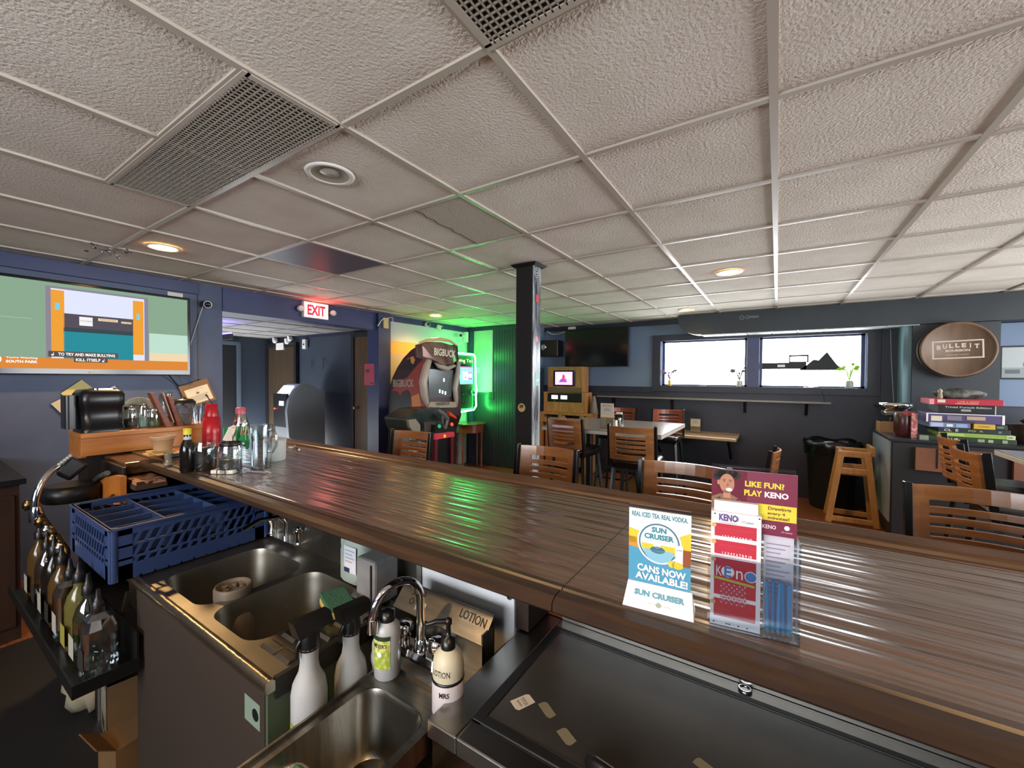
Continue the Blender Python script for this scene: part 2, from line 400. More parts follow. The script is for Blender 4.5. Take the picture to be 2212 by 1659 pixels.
# ================================================================ the bar
B0,B1,BY0,BY1,BZ = -2.76,2.35,.645,1.345,1.07
t = thing('bar_counter','long dark-stained wooden bar top with a rounded rail along its far edge','bar counter',(-.2,1.0,0))
mb = MB(m_bar); mb.box(B0,B1,BY0+.055,BY1-.07,BZ-.045,BZ); mb.build('bar_top', t, bevel=.002)
mb = MB(m_baredge)
prof = [(BY1-.07,BZ-.002),(BY1-.062,BZ+.012),(BY1-.03,BZ+.022),(BY1,BZ+.014),(BY1+.012,BZ-.01),(BY1+.006,BZ-.04),(BY1-.02,BZ-.055),(BY1-.07,BZ-.05)]
mb.loft([[(xx,y,z) for y,z in prof] for xx in (B0,B1)], smooth=False); mb.build('arm_rail', t, bevel=.006, seg=3)
mb = MB(mat('bar_nosing','3d2b1e',.36,var='2b1e15',vscale=5,vstretch=(1,10,10)))
prof = [(BY0+.055,BZ),(BY0+.043,BZ),(BY0+.040,BZ-.004),(BY0+.036,BZ-.004),(BY0+.033,BZ),(BY0+.012,BZ-.002),(BY0,BZ-.010),(BY0,BZ-.024),(BY0+.010,BZ-.033),(BY0+.055,BZ-.035)]
for a,b in ((B0+.30,-.331),(-.329,B1)): mb.loft([[(xx,y,z) for y,z in prof] for xx in (a,b)])
mb.build('nosing', t)
for xx in (-1.62,-.33): MB(mat('bar_seam','1c130d',.6)).box(xx-.0012,xx+.0012,BY0+.056,BY1-.071,BZ-.001,BZ+.0004).build('seam', t)
mb = MB(mat('bar_underside','2a1c14',.6)); mb.box(B0,B1,BY0+.08,BY1-.1,BZ-.07,BZ-.046)
mb.box(B0,B1,1.07,1.20,0,BZ-.07); mb.box(-1.12,-.58,.944,1.07,0,BZ-.07)
mb.m(mat('redbrown_plywood','6a2f1c',.5)).box(-1.12,-1.06,.938,.944,.0,BZ-.07).box(-.58,B1,1.05,1.07,.0,BZ-.07).m(mat('dark_post_wood','2f2018',.55)).box(-.585,-.545,.93,1.045,.785,BZ-.07)
mb.build('bar_body', t)
mb = MB(mat('white_laminate','e2e4e6',.35)).box(-1.07,-.59,.93,.944,.45,BZ-.07)
w = mb.build('splash_panel', t, bevel=.002)
for xx,zz in ((-1.055,.862),(-.605,.862)): MB(m_chrome).lathe([(.009,0),(.009,.003),(.004,.006)],(xx,.930,zz),10,(0,-1,0)).build('screw', w)
# flap end piece at the bar's left
mb = MB(m_baredge)
mb.box(B0,B0+.30,.60,.70,BZ-.06,BZ-.006).m(mat('dark_edge','1b1512',.5)).box(B0,B0+.33,.585,.60,BZ-.09,BZ-.02); mb.build('flap_edge', t, bevel=.004)

# orange pine hutch at the bar's end
t = thing('wooden_hutch','orange stained pine shelf box standing at the left end of the bar top','shelf',(-3.1,1.0,0))
mb = MB(m_orange).box(-2.99,-2.765,.52,1.09,1.155,1.18); mb.build('shelf_board', t, bevel=.003)
MB(m_orange).box(-2.79,-2.765,.52,1.09,1.071,1.155).build('front_board', t, bevel=.002)
MB(m_orange).box(-2.98,-2.79,.52,.545,1.061,1.155).build('side_board', t, bevel=.002)
MB(mat('dark_cabinet','1a1310',.5)).box(-2.98,-2.80,.55,1.08,0,1.155).build('cabinet_body', t)
t = thing('cork_plank','speckled cork topped plank under the left end of the bar','shelf',(-2.67,.64,.9))
MB(mat('speckled_cork','a07052',.8,var='2e211a',vscale=22,contrast=(.52,.56))).box(-3.06,-2.30,.60,.70,.985,1.0).build('cork_top', t)
MB(mat('plank_wood','3b2b20',.6)).box(-3.06,-2.30,.595,.705,.965,.985).build('board', t)

# ================================================================ three compartment sink
t = thing('bar_sink','stainless three compartment sink with gold-lit ribbed drainboard under the bar','sink',(-1.3,.7,0))
SX0,SX1,SY0,SY1,SZ = -2.45,-.935,.455,.925,.78
bas = [(-2.13,-1.80),(-1.72,-1.40),(-1.365,-1.10)]
mb = MB(m_steel2)
BYa,BYb = .505,.83
def deck_with_holes(mb, x0,x1,y0,y1,z, holes, r=.05):
    """flat deck: strips round each rounded opening"""
    xs = x0
    for (hx0,hx1,hy0,hy1) in holes:
        mb.box(xs,hx0,y0,y1,z-.006,z); mb.box(hx0,hx1,y0,hy0,z-.006,z); mb.box(hx0,hx1,hy1,y1,z-.006,z)
        for cx,cy,sx,sy in ((hx0,hy0,1,1),(hx1,hy0,-1,1),(hx0,hy1,1,-1),(hx1,hy1,-1,-1)):
            P = [(cx,cy,z)]+[(cx+sx*r*(1-math.cos(a)), cy+sy*r*(1-math.sin(a)), z) for a in [PI/2*i/6 for i in range(7)]]
            mb.add(P, [tuple(range(8))])
        xs = hx1
    mb.box(xs,x1,y0,y1,z-.006,z)
holes = [(a,b,BYa,BYb) for a,b in bas]
deck_with_holes(mb, SX0,SX1,SY0+.02,SY1,SZ, holes, .06)
mb.box(SX0,SX1,SY1-.02,SY1,SZ,SZ+.10)                       # backsplash
mb.hexa([(SX0,SY1-.02,SZ+.1),(SX1,SY1-.02,SZ+.1),(SX1,SY1+.012,SZ+.14),(SX0,SY1+.012,SZ+.14)],[(SX0,SY1-.02,SZ+.104),(SX1,SY1-.02,SZ+.104),(SX1,SY1+.012,SZ+.144),(SX0,SY1+.012,SZ+.144)])
mb.build('deck', t)
m_goldst = mat('scuffed_steel_rim','aba18c',.3,metal=1,bump=.5,bscale=40)
mb = MB(m_goldst)
prof = [(SY0,SZ-.02),(SY0-.004,SZ-.004),(SY0,SZ+.008),(SY0+.012,SZ+.010),(SY0+.022,SZ),(SY0+.02,SZ-.02)]
mb.loft([[(xx,y,z) for y,z in prof] for xx in (SX0,SX1+.006)], smooth=True); mb.build('front_rim', t)
mb = MB(mat('dark_rim','2c2b29',.5,metal=.6)); mb.box(SX1-.004,SX1+.008,SY0+.02,SY1,SZ-.04,SZ+.008); mb.build('side_rim', t)
for a,b in bas:
    mb = MB(m_steel2); d = .24
    rings = []
    for k,(ins,dz) in enumerate(((0,0),(.004,-.02),(.012,-d*.8),(.03,-d*.96),(.06,-d))):
        rings.append(rrect(a+ins,b-ins,BYa+ins,BYb-ins,.06,SZ+dz,6))
    vs = [p for r in rings for p in r]; n = len(rings[0]); fs = []
    for i in range(len(rings)-1):
        for j in range(n): fs.append((i*n+j,(i+1)*n+j,(i+1)*n+(j+1)%n,i*n+(j+1)%n))
    fs.append(tuple(range((len(rings)-1)*n, len(rings)*n))); mb.add(vs, fs, True)
    o = mb.build('basin', t)
    MB(m_chrome).lathe([(.045,0),(.045,.004),(.03,.006),(.028,.002)],((a+b)/2,(BYa+BYb)/2,SZ-d),14).build('drain', o)
# ribbed drainboard
mb = MB(m_steel)
for r in range(2):
    for i in range(7):
        yb = .515+i*.052; x0 = -1.083+r*.068
        mb.hexa([(x0,yb,SZ),(x0+.058,yb,SZ),(x0+.058,yb+.034,SZ),(x0,yb+.034,SZ)],[(x0+.002,yb+.008,SZ+.006),(x0+.056,yb+.008,SZ+.006),(x0+.056,yb+.026,SZ+.006),(x0+.002,yb+.026,SZ+.006)])
mb.build('drainboard_ribs', t)
mb = MB(mat('sink_apron','4d443e',.45,metal=.6)); mb.box(-1.77,SX1-.01,SY0+.004,SY0+.016,.16,SZ-.018); mb.build('front_apron', t)
mb = MB(mat('green_grey_leg','4b5648',.5,metal=.3)); mb.box(SX1-.05,SX1,SY0+.006,SY0+.03,.20,SZ-.02); mb.box(SX1-.006,SX1,SY0+.03,SY1,.47,SZ-.02)
mb.build('side_apron', t)
mb = MB(mat('sticker_green','6d7f72',.5)); f = F2((SX1-.06,SY0+.004,.69),(1,0,0),(0,0,1),mb); f.rect(-.04,.03,-.03,.03); f.layer(); f.disc(.01,0,.014,m=m_black); mb.build('sticker', t)
for lx in (SX0+.05,-1.74,SX1-.05):
    for ly in (SY0+.05,SY1-.05): MB(m_steel).cyl((lx,ly,0),(lx,ly,.5),.02).build('leg', t)
def faucet_handle(mb, c, s=1):
    cx,cy,cz = c
    mb.lathe([(.016*s,0),(.016*s,.01),(.011*s,.016),(.012*s,.03*s),(.022*s,.036*s),(.024*s,.05*s),(.018*s,.058*s),(.004,.06*s)],c,12)
# sink faucet
t = thing('sink_faucet','chrome two-handled swivel faucet behind the three compartment sink','faucet',(-1.68,.90,.84))
mb = MB(m_chrome); mb.box(-1.80,-1.56,.875,.925,SZ+.0,SZ+.022); mb.tube([(-1.68,.9,SZ+.02),(-1.68,.9,SZ+.08),(-1.68,.88,SZ+.11),(-1.68,.80,SZ+.12),(-1.68,.74,SZ+.10)],.009); mb.build('spout', t)
for xx in (-1.78,-1.58):
    mb = MB(m_chrome); mb.lathe([(.016,0),(.013,.03),(.02,.045),(.02,.055),(.006,.06)],(xx,.9,SZ+.022),12)
    mb.bar((xx-.03,.9,SZ+.07),(xx+.03,.88,SZ+.085),.012,.008); mb.sphere((xx+.03,.88,SZ+.087),.009,8,6); mb.build('handle', t)
# glass washer brush cap standing in the first basin divider
t = thing('brush_cap','brown-grey ribbed plastic glass washer base standing in the sink','glass washer',(-1.425,.60,.545))
c = (-1.425,.600); m = mat('brown_grey_plastic','5c5349',.5)
mb = MB(m); mb.lathe([(.075,.545),(.075,.70),(.068,.73),(.056,.75),(.050,.76),(.052,.77),(.052,.80),(.049,.806),(.044,.806),(.044,.785),(.015,.785)],(c[0],c[1],0),28); mb.build('base', t)
for k in range(5):
    a = 2*PI*k/5; MB(m).cyl((c[0]+.025*math.cos(a),c[1]+.025*math.sin(a),.785),(c[0]+.025*math.cos(a),c[1]+.025*math.sin(a),.80),.009,seg=10).build('brush_socket', t)

# ================================================================ blue glass rack
t = thing('glass_rack','empty blue plastic dishwasher glass rack on the sink drainboard','glass rack',(-2.03,.60,.787))
m_bl = mat('blue_plastic','26365c',.42,var='2a3c66',vscale=4)
RX0,RX1,RY0,RY1,RZ0,RZ1 = -2.28,-1.79,.40,.89,.787,.962
def rack_wall(mb, p0, p1, inward):
    """a wall with three rows of slanted slots between two corners; openings are real"""
    p0 = Vector(p0); p1 = Vector(p1); d = (p1-p0); Lg = d.length; d.normalize(); n = Vector(inward); th = .004
    def slab(a,b,c,e,sl=0,off=0,tt=th):
        q = lambda s_,z_: p0 + d*s_ + Vector((0,0,z_)) + n*off
        P = [q(a,c),q(b,c),q(b+sl,e),q(a+sl,e)]
        mb.add(P+[v+n*tt for v in P], [(0,1,2,3),(7,6,5,4),(0,4,5,1),(1,5,6,2),(2,6,7,3),(3,7,4,0)])
    for a,b in ((0,.05),(.065,.072),(.108,.115),(.148,.175)): slab(0,Lg,a,b)
    slab(0,.055,0,.175); slab(Lg-.055,Lg,0,.175)
    for lo,hi in ((.05,.065),(.072,.108),(.115,.148)):
        k = .055
        while k < Lg-.07: slab(k,k+.010,lo,hi,.018*(hi-lo)/.036); k += .030
    slab(0,Lg,.168,.175,off=-.004,tt=.012)
for p0,p1,n in (((RX0,RY0,RZ0),(RX1,RY0,RZ0),(0,1,0)),((RX1,RY0,RZ0),(RX1,RY1,RZ0),(-1,0,0)),((RX1,RY1,RZ0),(RX0,RY1,RZ0),(0,-1,0)),((RX0,RY1,RZ0),(RX0,RY0,RZ0),(1,0,0))):
    mb = MB(m_bl); rack_wall(mb,p0,p1,n); mb.build('rack_wall', t)
for cx,cy in ((RX0,RY0),(RX1,RY0),(RX0,RY1),(RX1,RY1)): MB(m_bl).lathe([(.014,RZ0),(.014,RZ1-.001)],(cx+(.01 if cx<-2 else -.01),cy+(.01 if cy<.6 else -.01),0),10).build('corner_post', t)
for i in range(1,5):
    x = RX0+(RX1-RX0)*i/5; MB(m_bl).box(x-.0015,x+.0015,RY0+.004,RY1-.004,RZ0+.05,RZ1-.02).build('divider', t)
for i in range(1,3):
    y = RY0+(RY1-RY0)*i/3; MB(m_bl).box(RX0+.004,RX1-.004,y-.0015,y+.0015,RZ0+.05,RZ1-.018).build('divider', t)
mb = MB(m_bl)
for i in range(1,13):
    x = RX0+(RX1-RX0)*i/13; mb.box(x-.003,x+.003,RY0,RY1,RZ0,RZ0+.006); y = RY0+(RY1-RY0)*i/13; mb.box(RX0,RX1,y-.003,y+.003,RZ0,RZ0+.006)
mb.build('rack_floor', t)

# ================================================================ hand sink
t = thing('hand_sink','small stainless hand sink beside the cooler with side shelf marked for soap and lotion','sink',(-.64,.6,0))
HX0,HX1,HY0,HY1,HZ = -.815,-.585,.27,.845,.74
mb = MB(m_steel); deck_with_holes(mb,HX0,HX1,HY0,HY1,HZ,[(HX0+.025,HX1-.02,HY0+.02,.625)],.04)
mb.box(HX0-.003,HX0+.003,HY0,HY1,HZ-.04,HZ+.006); mb.box(HX1-.003,HX1+.003,HY0,.625,HZ-.04,HZ+.006); mb.box(HX0,HX1,HY0-.003,HY0+.003,HZ-.04,HZ+.006)
mb.box(HX0,HX1,.685,.69,HZ-.001,HZ+.008)
mb.build('deck', t)
a,b,y0,y1,d = HX0+.025,HX1-.02,HY0+.02,.625,.16
rings = [rrect(a+i,b-i,y0+i,y1-i,.045,HZ+dz,6) for i,dz in ((0,0),(.004,-.012),(.012,-d*.8),(.028,-d*.97),(.06,-d))]
vs = [p for r in rings for p in r]; n = len(rings[0]); fs = [(i*n+j,(i+1)*n+j,(i+1)*n+(j+1)%n,i*n+(j+1)%n) for i in range(4) for j in range(n)]+[tuple(range(4*n,5*n))]
o = MB(m_steel).add(vs,fs,True).build('basin', t)
MB(m_chrome).lathe([(.03,0),(.03,.004),(.02,.005)],((a+b)/2,.45,HZ-d),14).build('drain', o)
mb = MB(m_steel); mb.box(HX0+.02,HX1,HY0+.01,HY1,.60,HZ-.17); mb.build('body', t)
HL = HX0-.10
mb = MB(m_steel); mb.box(HL,HX1-.01,HY1-.004,HY1,HZ-.05,HZ+.115)
mb.hexa([(HL,HY1-.05,HZ+.06),(HX1-.01,HY1-.05,HZ+.06),(HX1-.01,HY1,HZ+.11),(HL,HY1,HZ+.11)],[(HL,HY1-.05,HZ+.064),(HX1-.01,HY1-.05,HZ+.064),(HX1-.01,HY1,HZ+.118),(HL,HY1,HZ+.118)])
mb.box(HL,HX1-.01,HY1-.052,HY1-.048,HZ+.0,HZ+.064); mb.box(HX1-.014,HX1-.01,HY1-.05,HY1,HZ-.05,HZ+.09)
sp = mb.build('soap_shelf', t)
mb = MB(); k = Vector((0,.05,.054)); f = F2((HL,HY1-.05,HZ+.064),(1,0,0),k,mb,.0012)
mi = mat('marker_ink','141416',.5)
f.text('SOAP',.07,.054,.05,.020,mi,.01,-.002); f.ringd(.055,.03,.007,.0025,mi); f.text('LOTION',.265,.048,.085,.022,mi,.01,-.004)
f.rect(.075,.11,.014,.036,mat('tape_scrap','b5b0a5',.6)); mb.build('lettering', sp)
# gooseneck faucet
t = thing('gooseneck_faucet','tall curved chrome gooseneck faucet with two handles on the hand sink','faucet',(-.765,.755,HZ))
gx,gy = -.765,.755
mb = MB(m_chrome); mb.hexa(rrect(gx-.085,gx+.085,gy-.028,gy+.028,.02,HZ,3),rrect(gx-.075,gx+.075,gy-.02,gy+.02,.015,HZ+.018,3)); mb.build('base_plate', t)
mb = MB(m_chrome); pts = [V(gx,gy,HZ+.015),V(gx,gy,HZ+.15)]+[V(gx,gy,HZ+.15)+V(-.0,-.062+.062*math.cos(a),.062*math.sin(a)) for a in [PI*i/14 for i in range(1,15)]]+[V(gx,gy-.124,HZ+.135)]
pts = [V(gx+(p.y-gy)*.25, p.y, p.z) for p in pts]
mb.tube(pts,.0105,14); e = pts[-1]; mb.cyl(e+V(0,0,.012),e-V(0,0,.02),.0135,seg=14); mb.lathe([(.02,0),(.018,.02),(.013,.03)],(gx,gy,HZ+.015),14); mb.build('spout', t)
m_cap = clear('clear_knob','dfe5ea',.03,.55)
for s in (-1,1):
    mb = MB(m_chrome); mb.lathe([(.014,0),(.013,.015),(.024,.022),(.026,.04),(.021,.05),(.006,.052)],(gx+s*.06,gy,HZ+.018),10); mb.build('handle', t)
# ================================================================ stainless cooler
t = thing('bottle_cooler','low stainless steel bottle cooler with black gasket strips round its lid, under the bar','cooler',(.6,.8,0))
CX0,CX1,CY0,CY1,CZ = -.575,2.2,.585,1.04,.78
mb = MB(mat('cooler_front_steel','8a7a68',.22,metal=1)).box(CX0+.004,CX1,CY0+.012,CY0+.03,.1,CZ-.03).box(CX0+.004,CX0+.02,CY0+.03,CY1,.1,CZ-.03); mb.build('cabinet_body', t)
mb = MB(mat('cooler_trim_steel','9a9894',.3,metal=1,bump=.05,bscale=20,bstretch=(1,10,1)))
mb.box(-.50,CX1,1.036,1.044,CZ,.995); mb.box(CX0,CX0+.075,CY0,CY1,CZ-.035,CZ); mb.box(CX0+.075,CX1,CY0,CY0+.05,CZ-.035,CZ); mb.box(CX0+.075,CX1,1.0,CY1,CZ-.035,CZ)
mb.build('top_trim', t, bevel=.003)
mb = MB(m_gasket); g = .022
mb.box(-.50,-.50+g,.635,1.0,CZ-.012,CZ+.004); mb.box(-.50,CX1,.635,.635+g,CZ-.012,CZ+.0036); mb.box(-.50,CX1,1.0-g*.7,1.0,CZ-.012,CZ+.0038); mb.build('gasket', t, bevel=.002)
lid = MB(mat('cooler_lid_steel','6a6866',.33,metal=.75,var='555352',vscale=2.5,bump=.06,bscale=3)).box(-.50+g,CX1,.635+g,1.0-g*.7,CZ-.01,CZ+.0015).build('lid', t)
mb = MB(m_black); mb.tube([V(-.262,.67,CZ+.0),V(-.262,.665,CZ+.014),V(-.25,.66,CZ+.02),V(-.215,.655,CZ+.02),V(-.203,.655,CZ+.014),V(-.203,.66,CZ)],.011,10); mb.build('lid_handle', lid)
mb = MB(m_chrome).lathe([(.014,0),(.014,.004),(.010,.005),(.009,.002)],(-.05,1.022,CZ),18); mb.build('lock', t)
mt = mat('masking_tape','b9b3a6',.7); mt2 = mat('stained_tape','6f6a58',.7)
for k,(cx,cy,w,h,a,m) in enumerate(((-.437,.725,.030,.045,-.5,mt),(-.385,.735,.042,.02,-.55,mt2),(-.325,.70,.038,.022,-.5,mt2),(-.09,.775,.05,.02,-.35,mt2))):
    mb = MB(); f = F2((cx,cy,CZ+.0018),(math.cos(a),math.sin(a),0),(-math.sin(a),math.cos(a),0),mb)
    pts = [(-w/2,-h/2),(w/2-.006,-h/2),(w/2,-h/2+.005),(w/2-.002,h/2),(-w/2+.004,h/2),(-w/2,h/2-.006)]; f.poly(pts,m)
    if k == 0: f.layer(); f.text('TITOS',0,.003,.022,.008,mat('marker_ink','141416',.5),0); f.text('HIGH NOON',0,-.008,.018,.005)
    mb.build('tape_label', t)
# ================================================================ sink-side goods
def bottle(name, label, cat, c, prof, m, cap=None, capm=None, lab=None, seg=20, sy=1, group=None, nozzle=None):
    t = thing(name, label, cat, c, 0, group)
    MB(m).lathe(prof, c, seg, sy=sy).build('body', t)
    if cap: MB(capm).lathe(cap, c, 16).build('cap', t)
    return t
def wrap_label(t, c, r, z0, z1, a0, a1, m, sy=1, name='label_print', n=12):
    mb = MB(m); c = Vector(c)
    P = [c + V(r*math.cos(a0+(a1-a0)*i/n), r*sy*math.sin(a0+(a1-a0)*i/n), z) for i in range(n+1) for z in (z0,z1)]
    mb.add(P, [(2*i,2*i+2,2*i+3,2*i+1) for i in range(n)], True); return mb.build(name, t)
m_milky = mat('milky_plastic','b6b9bb',.35,spec=.5,trans=.25)
m_pump = mat('black_pump_plastic','121213',.3)
def curved_text(t, c, r, z, s, h, ang, wid, m, bold=.02):
    vs,fs = txt(s,bold); x0=min(v.x for v in vs);x1=max(v.x for v in vs);y0=min(v.y for v in vs);y1=max(v.y for v in vs)
    c = Vector(c); mb = MB(m)
    def P(v):
        a = ang + ((v.x-x0)/(x1-x0)-.5)*wid/r; return c + V(r*math.cos(a), r*math.sin(a), z+((v.y-y0)/(y1-y0)-.5)*h)
    mb.add([P(v) for v in vs], fs); return mb.build('lettering', t)
# green dish soap bottle with black cap
c = (-.785,.665,.74)
t = bottle('soap_bottle','tall frosted soap bottle with a black cap and lime green label on the hand sink','bottle',c,
  [(.028,0),(.031,.004),(.031,.105),(.028,.12),(.019,.13),(.016,.134)],m_milky,[(.018,.132),(.018,.155),(.006,.157)],m_pump)
wrap_label(t,c,.0316,.03,.105,-2.1,-.5,mat('lime_label','8fa03a',.5,var='c3c77a',vscale=60,contrast=(.45,.55)))
wrap_label(t,c,.0319,.098,.108,-2.1,-.5,mat('dark_green_band','22301a',.5),name='label_band')
curved_text(t,c,.0322,.086,"MEYER'S",.010,-1.3,.036,m_print_k)
mb = MB(mat('label_white','e8e8e0',.5)); q=-1.3; mb.lathe([(.006,0),(.006,.0006)],(c[0]+.0322*math.cos(q),c[1]+.0322*math.sin(q),c[2]+.066),14,(math.cos(q),math.sin(q),0)); mb.build('label_badge', t)
# white pump bottle behind it
c = (-.845,.70,.60)
t = bottle('cream_bottle','small white ribbed bottle standing behind the lime labelled soap','bottle',c,
  [(.022,0),(.026,.006),(.026,.12),(.029,.135),(.029,.15),(.026,.156),(.026,.18),(.018,.195),(.008,.2)],mat('white_enamel','cfc8c4',.35))
MB(m_white).tube([V(*c)+V(0,0,.195),V(*c)+V(0,0,.225)],.003).build('pump_stem', t)
# lotion bottle
c = (-.61,.70,.74)
c = (-.590,.665,.74)
t = thing('lotion_bottle','white lotion pump bottle with LOTION handwritten on its round shoulder','bottle',c)
MB(mat('cream_lotion_plastic','bdb7a0',.4)).lathe([(.033,.075),(.034,.085),(.034,.10),(.030,.122),(.018,.135),(.014,.137)],c,22).build('shoulder', t)
MB(mat('pale_lilac_label','b5afb3',.45)).lathe([(.032,0),(.0345,.004),(.0345,.075),(.033,.076)],c,22).build('body', t)
MB(m_black).lathe([(.0352,.072),(.0352,.077),(.034,.0775)],c,22).build('band', t)
mb = MB(m_pump).lathe([(.016,.134),(.016,.158),(.006,.16),(.005,.185),(.008,.187),(.008,.197),(.003,.2)],c,14); e = V(*c)+V(0,0,.192); mb.tube([e,e+V(-.02,-.018,.002),e+V(-.036,-.03,-.004)],[.006,.0055,.004],8); mb.build('pump', t)
curved_text(t,c,.0345,.098,'LOTION',.013,-1.35,.042,mat('marker_ink','141416',.5),.0)
curved_text(t,c,.0352,.055,'MRS',.011,-1.1,.022,m_print_k)
# spray bottles hanging by their triggers on the sink side rim
def spray(c, label):
    t = thing('spray_bottle',label,'spray bottle',c,0,'white spray bottles between the sinks')
    MB(m_milky).lathe([(.034,0),(.038,.01),(.038,.10),(.034,.125),(.022,.15),(.019,.17),(.020,.20),(.022,.205)],c,20).build('body', t)
    mb = MB(m_pump).lathe([(.022,.200),(.022,.228),(.017,.24)],c,14)
    p = V(*c); mb.hexa([p+V(-.017,-.03,.235),p+V(.017,-.03,.235),p+V(.017,.05,.24),p+V(-.017,.05,.24)],[p+V(-.012,-.042,.275),p+V(.012,-.042,.275),p+V(.012,.045,.268),p+V(-.012,.045,.268)])
    mb.tube([p+V(0,-.012,.235),p+V(0,-.028,.215),p+V(0,-.03,.19)],[.006,.005,.004],6); mb.build('trigger_head', t)
    MB(mat('coloured_liquid_'+label[:5],'7f9a4a' if 'green' in label else '8c4a3c',.4)).lathe([(.0385,.004),(.0385,.05)],c,20,cap=False).build('liquid', t)
c = V(*(-0.877,0.522,0.885)); spray(tuple(c-V(0,0,.235)),'green-tinted white spray bottle nearest the front between the two sinks')
c = V(*(-0.877,0.630,0.863)); spray(tuple(c-V(0,0,.235)),'white spray bottle with red liquid behind the green one between the sinks')
# jug of sanitiser
c = (-1.165,.865,.785)
t = thing('detergent_jug','translucent pale green plastic jug with a moulded handle beside the grey box','jug',c)
m_jug = mat('translucent_jug','a9b6ac',.35,trans=.2)
mb = MB(m_jug)
def ell(cx,cy,z,rx,ry,n=20,p=.6): return [V(cx+rx*abs(math.cos(a))**p*(1 if math.cos(a)>=0 else -1), cy+ry*abs(math.sin(a))**p*(1 if math.sin(a)>=0 else -1), z) for a in [2*PI*i/n for i in range(n)]]
mb.loft([ell(c[0]+dx,c[1],c[2]+z,rx,ry) for z,rx,ry,dx in ((0,.055,.035,0),(.01,.062,.04,0),(.10,.062,.04,0),(.13,.052,.038,.01),(.15,.048,.034,.014),(.17,.042,.028,.012),(.195,.024,.022,.01),(.20,.02,.02,.01))],smooth=True)
mb.build('body', t)
MB(m_jug).tube([V(c[0]-.02,c[1]-.01,c[2]+.175),V(c[0]-.052,c[1]-.012,c[2]+.155),V(c[0]-.062,c[1]-.012,c[2]+.12),V(c[0]-.058,c[1]-.012,c[2]+.09)],[.010,.009,.009,.010],10).build('handle', t)
mb = MB(); f = F2((c[0]+.012,c[1]-.0415,c[2]+.085),(1,0,0),(0,0,1),mb); f.rect(-.028,.032,-.045,.04,mat('jug_label','c9c9d2',.5)); f.layer(); f.rect(-.028,.0,-.045,-.03,mat('jug_label_navy','27304e',.5))
for k in range(4): f.rect(-.022,.024-.01*(k%2),.025-k*.012,.028-k*.012,mat('label_grey_text','8c8c94',.5))
mb.build('label_print', t)
# grey box
c = (-1.015,.82,.785)
t = thing('styrofoam_block','grey speckled foam block box with a dark strap standing behind the sponge','box',c)
MB(mat('grey_foam','77787a',.6,var='6a6663',vscale=14,bump=.3,bscale=30)).box(c[0]-.042,c[0]+.045,c[1]-.045,c[1]+.045,c[2],c[2]+.135).build('body', t, bevel=.008)
MB(m_gasket).box(c[0]+.028,c[0]+.034,c[1]-.048,c[1]-.045,c[2],c[2]+.125).build('strap', t)
# sponge
c = (-1.06,.715,.787)
t = thing('scrub_sponge','green and yellow scrub sponge on the sink edge before the grey box','sponge',c,-.35)
MB(mat('sponge_green','2b5742',.9,bump=.8,bscale=150)).box(-.055,.055,-.036,.036,.022,.036).build('scrub_pad', t, w=False, bevel=.004)
MB(mat('sponge_yellow','a88d45',.9,bump=.6,bscale=120)).box(-.055,.055,-.036,.036,0,.022).build('sponge_body', t, w=False, bevel=.005)
# towel in the hand sink
random.seed(4)
def crumple(mb, c, rx, ry, rz, seed, n=18, amp=.25):
    random.seed(seed); ph = [(random.uniform(1,5),random.uniform(0,6),random.uniform(1,5),random.uniform(0,6)) for _ in range(5)]
    rr = []
    for i in range(n//2+1):
        a = -PI/2+PI*i/(n//2); row = []
        for k in range(n):
            b = 2*PI*k/n; d = 1+amp*sum(math.sin(p*a+q)*math.cos(r*b+s) for p,q,r,s in ph)/2.2
            row.append(V(c[0]+math.cos(b)*max(math.cos(a),.03)*rx*d, c[1]+math.sin(b)*max(math.cos(a),.03)*ry*d, c[2]+math.sin(a)*rz*d))
        rr.append(row)
    mb.ring(rr)
t = thing('bar_towel','crumpled white terry bar towel with a green stripe lying in the hand sink','towel',(-.74,.43,.65))
m_terry = mat('white_terry','c9c6bd',.95,bump=1,bscale=220)
mb = MB(m_terry); crumple(mb,(-.745,.40,.665),.075,.06,.05,3); crumple(mb,(-.665,.45,.635),.06,.05,.04,8); mb.build('cloth', t, sub=1)
mb = MB(mat('green_stripe','2f6a4e',.95,bump=1,bscale=220))
for i in range(3): mb.sphere((-.75+.022*i,.425+.012*i-.002*i*i,.712-.014*i),.017,10,6,(1.1,.6,.45))
mb.build('green_stripe', t)

